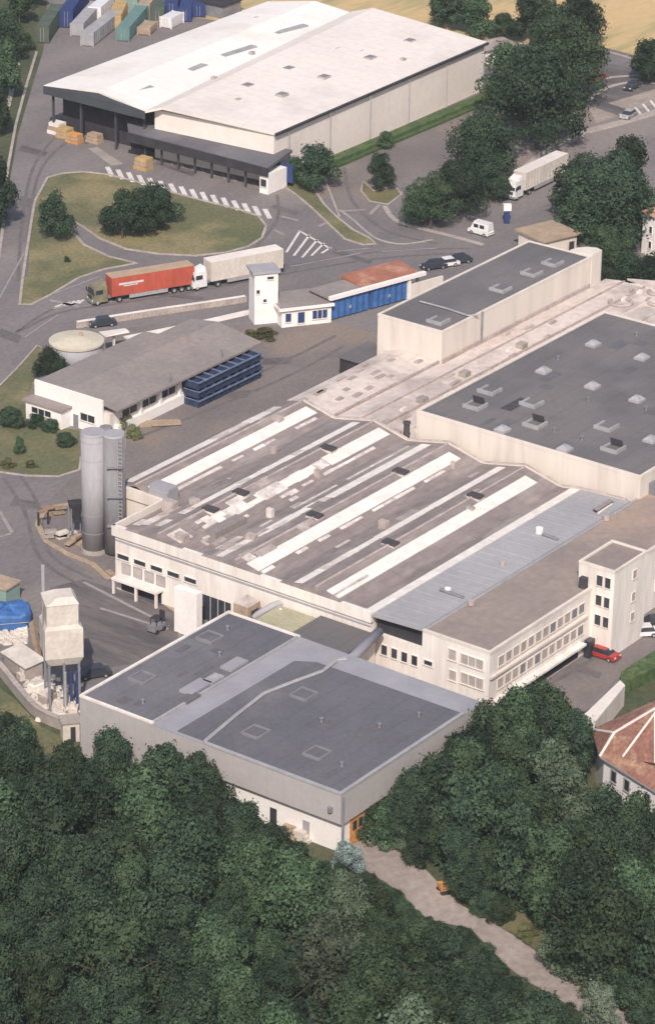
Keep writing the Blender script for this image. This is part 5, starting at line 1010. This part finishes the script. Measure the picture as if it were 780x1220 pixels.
S = [ # px base, py base, height, width(m), kind, big, label
 (66, 285, 9.0, 6.4, 'leaf_dark', 0, 'lone small dark tree on the left tip of the lawn island'),
 (82, 268, 2.4, 2.6, 'leaf_mid', 0, 'low bush right of the small tree on the left lawn tip'),
 (146, 284, 9.0, 8.2, 'leaf_dark', 0, 'left and front of three joined dark trees on the lawn island'),
 (172, 278, 8.6, 8.2, 'leaf_dark', 0, 'middle of three joined dark trees on the lawn island'),
 (188, 268, 8.0, 7.8, 'leaf_dark', 0, 'right and rear of three joined dark trees on the lawn island'),
 (-4, 270, 13, 8.5, 'leaf_dark', 0, 'dark tree at the left edge beside the road bend'),
 (4, 118, 12, 9, 'leaf_mid', 0, 'tree at the upper left edge beside the verge'),
 (6, 75, 11, 9, 'leaf_dark', 0, 'dark tree above it at the left top corner near the containers'),
 (24, 30, 9, 8, 'leaf_mid', 0, 'mid green tree at the top left corner'),
 (34, 8, 9, 8, 'leaf_dark', 0, 'dark tree touching the top edge at the left'),
 (-6, 160, 11, 9, 'leaf_dark', 0, 'dark tree at the left edge midway down the straight road'),
 (30, 60, 4, 5, 'leaf_mid', 0, 'bushy low tree by the verge path at upper left'),
 (372, 226, 9, 9, 'leaf_dark', 0, 'round dark tree at the near corner of the white warehouse'),
 (352, 217, 5, 4.5, 'leaf_mid', 0, 'small tree left of the round dark one by the canopy end'),
 (453, 226, 7.4, 5.4, 'leaf_dark', 0, 'narrow small tree alone on the pavement beside the warehouse hedge'),
 (458, 178, 3.8, 3.6, 'leaf_mid', 0, 'sapling against the long warehouse wall'),
 (570, 222, 15, 14, 'leaf_dark', 1, 'large dark tree in the middle of the clump left of the cream lorry'),
 (512, 272, 10, 10.5, 'leaf_mid', 1, 'leftmost low broad tree in the clump beside the gate road'),
 (545, 258, 11, 10.5, 'leaf_dark', 1, 'front dark tree between the broad left one and the large one'),
 (585, 238, 7, 7, 'leaf_dark', 0, 'small tree at the right foot of the clump beside the lorry cab'),
 (640, 178, 21, 19, 'leaf_dark', 1, 'tallest broad tree at the top right behind the lorry'),
 (616, 140, 16, 15, 'leaf_mid', 1, 'mid green tree left of the tallest one near the hut'),
 (668, 120, 18, 17, 'leaf_mid', 1, 'mid green tree right of the tallest one toward the field'),
 (655, 75, 14, 12, 'leaf_mid', 0, 'tree on the field edge directly behind the tallest one'),
 (690, 52, 13, 10, 'leaf_dark', 0, 'dark tree at the top edge against the yellow field'),
 (632, 50, 12, 11, 'leaf_dark', 0, 'dark tree at the top edge left of the field gap'),
 (565, 42, 9, 10, 'leaf_mid', 0, 'tree behind the right corner of the warehouse roof'),
 (530, 36, 10, 11, 'leaf_dark', 0, 'dark tree behind the warehouse roof, left of its right corner'),
 (598, 46, 6, 7, 'leaf_mid', 0, 'low tree behind the small hut'),
 (775, 98, 9, 10, 'leaf_dark', 0, 'dark tree at the right edge next to the field'),
 (720, 284, 16, 17, 'leaf_dark', 1, 'broad domed dark tree right of the cream lorry'),
 (690, 286, 9, 9, 'leaf_mid', 0, 'mid green tree at the left foot of the domed one'),
 (744, 236, 12, 10, 'leaf_dark', 0, 'dark tree behind the domed one near the white house'),
 (742, 296, 14, 13, 'leaf_dark', 0, 'dark tree right of the domed one in front of the white house'),
 (694, 262, 12, 12, 'leaf_dark', 0, 'dark tree at the upper left shoulder of the domed one'),
 (734, 330, 7, 8, 'leaf_mid', 0, 'mid green tree beside the far cream roof corner'),
 (716, 318, 8, 8, 'leaf_mid', 0, 'brighter green tree below the domed one beside the turret'),
 (746, 352, 8, 8, 'leaf_dark', 0, 'dark tree at the lower right below the white house'),
 (778, 362, 9, 9, 'leaf_dark', 0, 'dark tree touching the right edge below the white house'),
 (722, 340, 3.5, 4, 'leaf_mid', 0, 'shrub beside the far cream roof'),
 (58, 450, 5.5, 4.4, 'leaf_dark', 0, 'small dark tree squeezed left of the round tank'),
 (74, 455, 4.2, 3.6, 'leaf_dark', 0, 'dark shrub in front of the round tank'),
 (16, 508, 3.2, 5.0, 'leaf_dark', 0, 'dark bush left of the white annex'),
 (44, 507, 2.4, 3.4, 'leaf_dark', 0, 'dark bush below the annex window'),
 (60, 513, 2.4, 3.2, 'leaf_dark', 0, 'dark bush below the annex corner'),
 (78, 530, 2.6, 4.0, 'leaf_dark', 0, 'dull round bush on the lawn near the silo tops'),
 (24, 542, 3.2, 2.2, 'leaf_mid', 0, 'slender young tree on the lawn below the annex'),
 (10, 556, 1.8, 2.4, 'leaf_olive', 0, 'olive clump on the dry edge of the lawn'),
 (38, 556, 1.4, 2.0, 'leaf_olive', 0, 'small olive clump beside the slender young tree'),
 (146, 512, 4.6, 3.4, 'leaf_olive', 0, 'yellowish green tree in front of the workshop corner'),
 (158, 522, 2.6, 3.2, 'leaf_olive', 0, 'yellowish shrub below the workshop corner'),
 (252, 400, 1.8, 3.0, 'leaf_olive', 0, 'brownish shrub at the foot of the gate tower'),
 (318, 402, 2.2, 4.4, 'leaf_olive', 0, 'brownish bush between gate tower and gatehouse'),
 (80, 312, 1.2, 1.3, 'leaf_mid', 0, 'tiny round shrub alone on the lower lawn'),
 (300, 402, 1.6, 3.0, 'leaf_olive', 0, 'low brownish shrub right under the gate tower'),
 (520, 812, 3.0, 3.6, 'leaf_mid', 0, 'green bush against the office end wall'),
 (506, 806, 2.6, 3.0, 'leaf_mid', 0, 'small green bush left of the one against the office end wall'),
 (545, 826, 2.2, 2.6, 'leaf_mid', 0, 'small green shrub in front of the office corner window'),
 (410, 1042, 4.6, 4.6, 'leaf_blue', 0, 'pale blue-green bush at the front corner of the lower hall'),
 (626, 906, 11, 9.5, 'leaf_dark', 1, 'tall dark tree at the top of the right-hand wood, nearest the office car park'),
 (590, 922, 10.5, 9, 'leaf_mid', 0, 'mid green tree against the right corner of the lower hall roof'),
 (656, 898, 9.5, 8, 'leaf_mid', 0, 'mid green tree at the car park corner of the right-hand wood'),
 (560, 945, 9.5, 8.5, 'leaf_dark', 0, 'dark tree hiding the lower part of the right-hand hall wall'),
 (678, 925, 9.5, 7, 'leaf_dark', 0, 'dark tree left of the pale outbuilding roof'),
 (535, 965, 9, 8, 'leaf_mid', 0, 'mid green tree below the middle of the right-hand hall wall'),
 (502, 1000, 9.5, 8.5, 'leaf_dark', 1, 'dark tree hiding the right part of the orange timber doors'),
 (480, 1006, 7.5, 6.5, 'leaf_dark', 0, 'smaller dark tree beside the orange timber doors at the top of the track'),
 (722, 1020, 9.5, 7.5, 'leaf_dark', 0, 'dark tree under the corner of the tiled house'),
 (748, 1036, 10, 7.5, 'leaf_mid', 0, 'mid green tree under the wall of the tiled house'),
 (776, 1052, 10, 7.5, 'leaf_dark', 0, 'dark tree under the tiled house at the right edge'),
 (262, 1000, 7, 6, 'leaf_dark', 0, 'dark tree in front of the left end of the white lower wall'),
 (292, 1018, 7.5, 6.5, 'leaf_mid', 0, 'mid green tree in front of the white lower wall'),
 (236, 968, 8.5, 7, 'leaf_dark', 0, 'dark tree rising against the grey cladding of the lower hall'),
 (352, 1058, 6.5, 6, 'leaf_mid', 0, 'mid green tree right of the white lower wall door'),
 (320, 1040, 7, 6.5, 'leaf_dark', 0, 'dark tree before the door of the white lower wall'),
 (448, 1088, 3.6, 4, 'leaf_mid', 0, 'bushy tree at the upper left bank of the dirt track'),
 (520, 1128, 3.2, 4, 'leaf_mid', 0, 'bushy green tree leaning over the left edge of the dirt track'),
 (575, 1156, 3.0, 4, 'leaf_dark', 0, 'dark bushy tree on the left edge of the dirt track halfway down'),
 (714, 1232, 6.5, 4.8, 'leaf_pale', 0, 'pale silvery tree beside the dirt track at the bottom right'),
 (628, 1118, 2.4, 2.8, 'leaf_olive', 0, 'yellow-green shrub on the dry bank above the track')]
for (x, y, h, w, kd, bg_, lab) in S:
    hh = h; tree(G(x, y), hh, w*1.0, kd, lab, big=bool(bg_), low=.10 if h > 3 else .25, name='shrub' if any(k in lab for k in ('bush', 'shrub', 'clump', 'sapling')) else 'broadleaf_tree', cat='shrub' if any(k in lab for k in ('bush', 'shrub', 'clump')) else 'tree')
for (x, h) in ((400, 2.2), (384, 1.6), (418, 2.0)): pass

# foreground wood: tops kept under a surveyed skyline
def interp(tab, x):
    for (a, ya), (b_, yb) in zip(tab, tab[1:]):
        if a <= x <= b_: return ya+(yb-ya)*(x-a)/(b_-a)
    return tab[0][1] if x < tab[0][0] else tab[-1][1]
SKY1 = [(-60, 835), (0, 838), (20, 850), (50, 868), (80, 882), (130, 868), (180, 886), (200, 888), (226, 868), (248, 900), (262, 935), (290, 958), (320, 985), (350, 1012), (400, 1026), (440, 1040), (470, 1064), (500, 1092), (550, 1110), (590, 1150), (625, 1174), (680, 1205), (720, 1230), (900, 1300)]
SKY2 = [(440, 985), (460, 935), (490, 900), (520, 868), (548, 845), (575, 826), (600, 812), (640, 812), (670, 818), (688, 840), (700, 885), (708, 940), (716, 962), (735, 962), (800, 975), (900, 980)]
LOW2 = [(440, 1000), (470, 1010), (508, 1030), (549, 1068), (611, 1088), (662, 1120), (700, 1172), (740, 1196), (820, 1240)]   # upper edge of the track
placed = []
def fill(region, n, rmin, fn):
    k = 0
    for _ in range(n*30):
        x, y = random.uniform(region[0], region[2]), random.uniform(region[1], region[3]); p = G(x, y)
        r = fn(x, y, p)
        if not r: continue
        if any((p-q).length < rmin for q in placed[-1500:]): continue
        placed.append(p); k += 1
        h, w, kd, lab, grp = r; tree(p, h, w, kd, lab, grp, low=.08)
        if k >= n: break
def fit_h(p, hmax, sky):
    h = hmax
    while h > 3.2:
        px, py = proj(p+Vector((0, 0, h*.93)))
        wpx = .30*h*.9*10
        qx, qy = proj(p+Vector((0, 0, h*.62))); wq = h*.42*9.5
        if py >= max(interp(sky, px), interp(sky, px-wpx*.6)-6, interp(sky, px+wpx*.6)-6) and qy >= max(interp(sky, qx-wq), interp(sky, qx+wq))-4: return h
        h -= .6
    return 0
LABS = {'leaf_grey': 'dull grey-green tree in the dense wood filling the lower left', 'leaf_dark': 'dark green broadleaf tree in the dense wood filling the lower left', 'leaf_mid': 'mid green broadleaf tree in the dense wood filling the lower left', 'leaf_pale': 'paler grey-green tree in the dense wood filling the lower left'}
LABS2 = {'leaf_grey': 'dull grey-green tree in the wood between dirt track and tiled house', 'leaf_dark': 'dark green broadleaf tree in the wood between dirt track and tiled house', 'leaf_mid': 'mid green broadleaf tree in the wood between dirt track and tiled house', 'leaf_pale': 'paler grey-green tree in the wood between dirt track and tiled house'}
def kindpick(): return random.choices(['leaf_dark', 'leaf_mid', 'leaf_grey'], [.60, .33, .07])[0]
def clear_of_hall(p):       # keep trunks off the lower hall
    u = p.x*CA+p.y*SA; v = p.x*SA-p.y*CA
    return not (u > -75.5 and 16 < v < 57.5)
def f1(x, y, p):
    if not clear_of_hall(p): return None
    if y < interp(SKY1, x)+14: return None
    h = fit_h(p, random.uniform(7.5, 13.5), SKY1)
    if not h: return None
    kd = kindpick(); return h, h*random.uniform(.66, .88), kd, LABS[kd], 'trees of the wood at the lower left'
def f2_(x, y, p):
    if y > interp(LOW2, x)-8 or not clear_of_hall(p): return None
    if y < interp(SKY2, x)+30: return None
    if x > 700 and y < 985: return None
    h = fit_h(p, random.uniform(8, 14), SKY2)
    if not h: return None
    kd = kindpick(); return h, h*random.uniform(.66, .88), kd, LABS2[kd], 'trees of the wood between track and tiled house'
fill((-60, 845, 840, 1420), 190, 4.9, f1)
fill((-60, 845, 840, 1420), 60, 3.0, lambda x, y, p: (lambda r: r and (min(r[0], 7.5), min(r[1], 5.5)) + r[2:])(f1(x, y, p)) if y < interp(SKY1, x)+110 else None)
fill((440, 850, 860, 1240), 85, 4.7, f2_)
fill((440, 850, 860, 1240), 30, 3.0, lambda x, y, p: (lambda r: r and (min(r[0], 7), min(r[1], 5)) + r[2:])(f2_(x, y, p)))
UPE = [(440, 1002), (472, 1012), (508, 1037), (549, 1078), (590, 1102), (611, 1112), (662, 1158), (700, 1178), (739, 1201), (800, 1240)]
LOE = [(425, 1030), (462, 1053), (480, 1070), (508, 1094), (560, 1106), (600, 1148), (626, 1168), (668, 1192), (712, 1222), (760, 1262)]
random.seed(33)
for tab, sgn, n in ((UPE, -1, 26), (LOE, 1, 34)):
    for i in range(n):
        x = tab[0][0]+(tab[-1][0]-tab[0][0])*(i+random.random()*.8)/n; y = interp(tab, x)
        if sgn < 0 and (515 < x < 560 or 600 < x < 655): continue
        h = random.uniform(2.2, 3.4) if sgn > 0 else random.uniform(3, 6.5); y += sgn*(9 if sgn < 0 else h*7.6+random.uniform(0, 16))
        kd = random.choice(['leaf_dark', 'leaf_dark', 'leaf_mid', 'leaf_mid', 'leaf_grey'])
        tree(G(x, y), h, h*1.15, kd, {'leaf_dark': 'dark green', 'leaf_mid': 'mid green', 'leaf_grey': 'grey-green'}[kd]+(' bushy tree lining the upper edge of the dirt track' if sgn < 0 else ' bushy tree lining the lower edge of the dirt track'), 'bushy trees along the dirt track', low=.2)
# understorey ground cover so no bare soil shows between the trunks
rnd = random.Random(3); vs_, fs_ = [], []
for _ in range(52000):
    x, y = rnd.uniform(-80, 860), rnd.uniform(860, 1440)
    in1 = y > interp(SKY1, x)+34; in2 = x > 450 and interp(SKY2, x)+60 < y < interp(LOW2, x)-4 and not (x > 700 and y < 985)
    if not (in1 or in2): continue
    p = G(x, y)
    if not clear_of_hall(p): continue
    p.z = rnd.uniform(.1, 1.2); nn = Vector((rnd.gauss(0, .5), rnd.gauss(0, .5), 1)).normalized(); xx = nn.cross(Vector((rnd.gauss(0, 1), rnd.gauss(0, 1), .1))).normalized(); yy = nn.cross(xx); s = rnd.uniform(.2, .5); k = len(vs_)
    vs_ += [p-xx*s, p-yy*s*.7, p+xx*s, p+yy*s*.7]; fs_.append((k, k+1, k+2, k+3))
me = bpy.data.meshes.new('undergrowth'); me.from_pydata([tuple(v) for v in vs_], [], fs_); me.materials.append(M['leaf_dark'])
o = bpy.data.objects.new('undergrowth', me); col.objects.link(o); o['kind'] = 'stuff'; o['label'] = 'dark leafy undergrowth between the trunks of the woods'; o['category'] = 'undergrowth'
print('objects', len(bpy.data.objects), 'trees', len(placed))

# ------------------------------------------------------------------ thin summer haze
b = MB(LOC); b.box(-880, 880, -418, 1880, -1.5, 200)
hm = bpy.data.materials.new('haze'); hm.use_nodes = True; hn = hm.node_tree.nodes
hn.remove(hn['Principled BSDF']); pv = hn.new('ShaderNodeVolumePrincipled'); pv.inputs['Density'].default_value = .00007; pv.inputs['Color'].default_value = (.86, .90, 1, 1)
hm.node_tree.links.new(pv.outputs[0], hn['Material Output'].inputs['Volume']); M['haze'] = hm
o = b.build('haze', 'haze'); o['kind'] = 'stuff'; o['label'] = 'thin pale summer haze over the whole site'; o['category'] = 'haze'
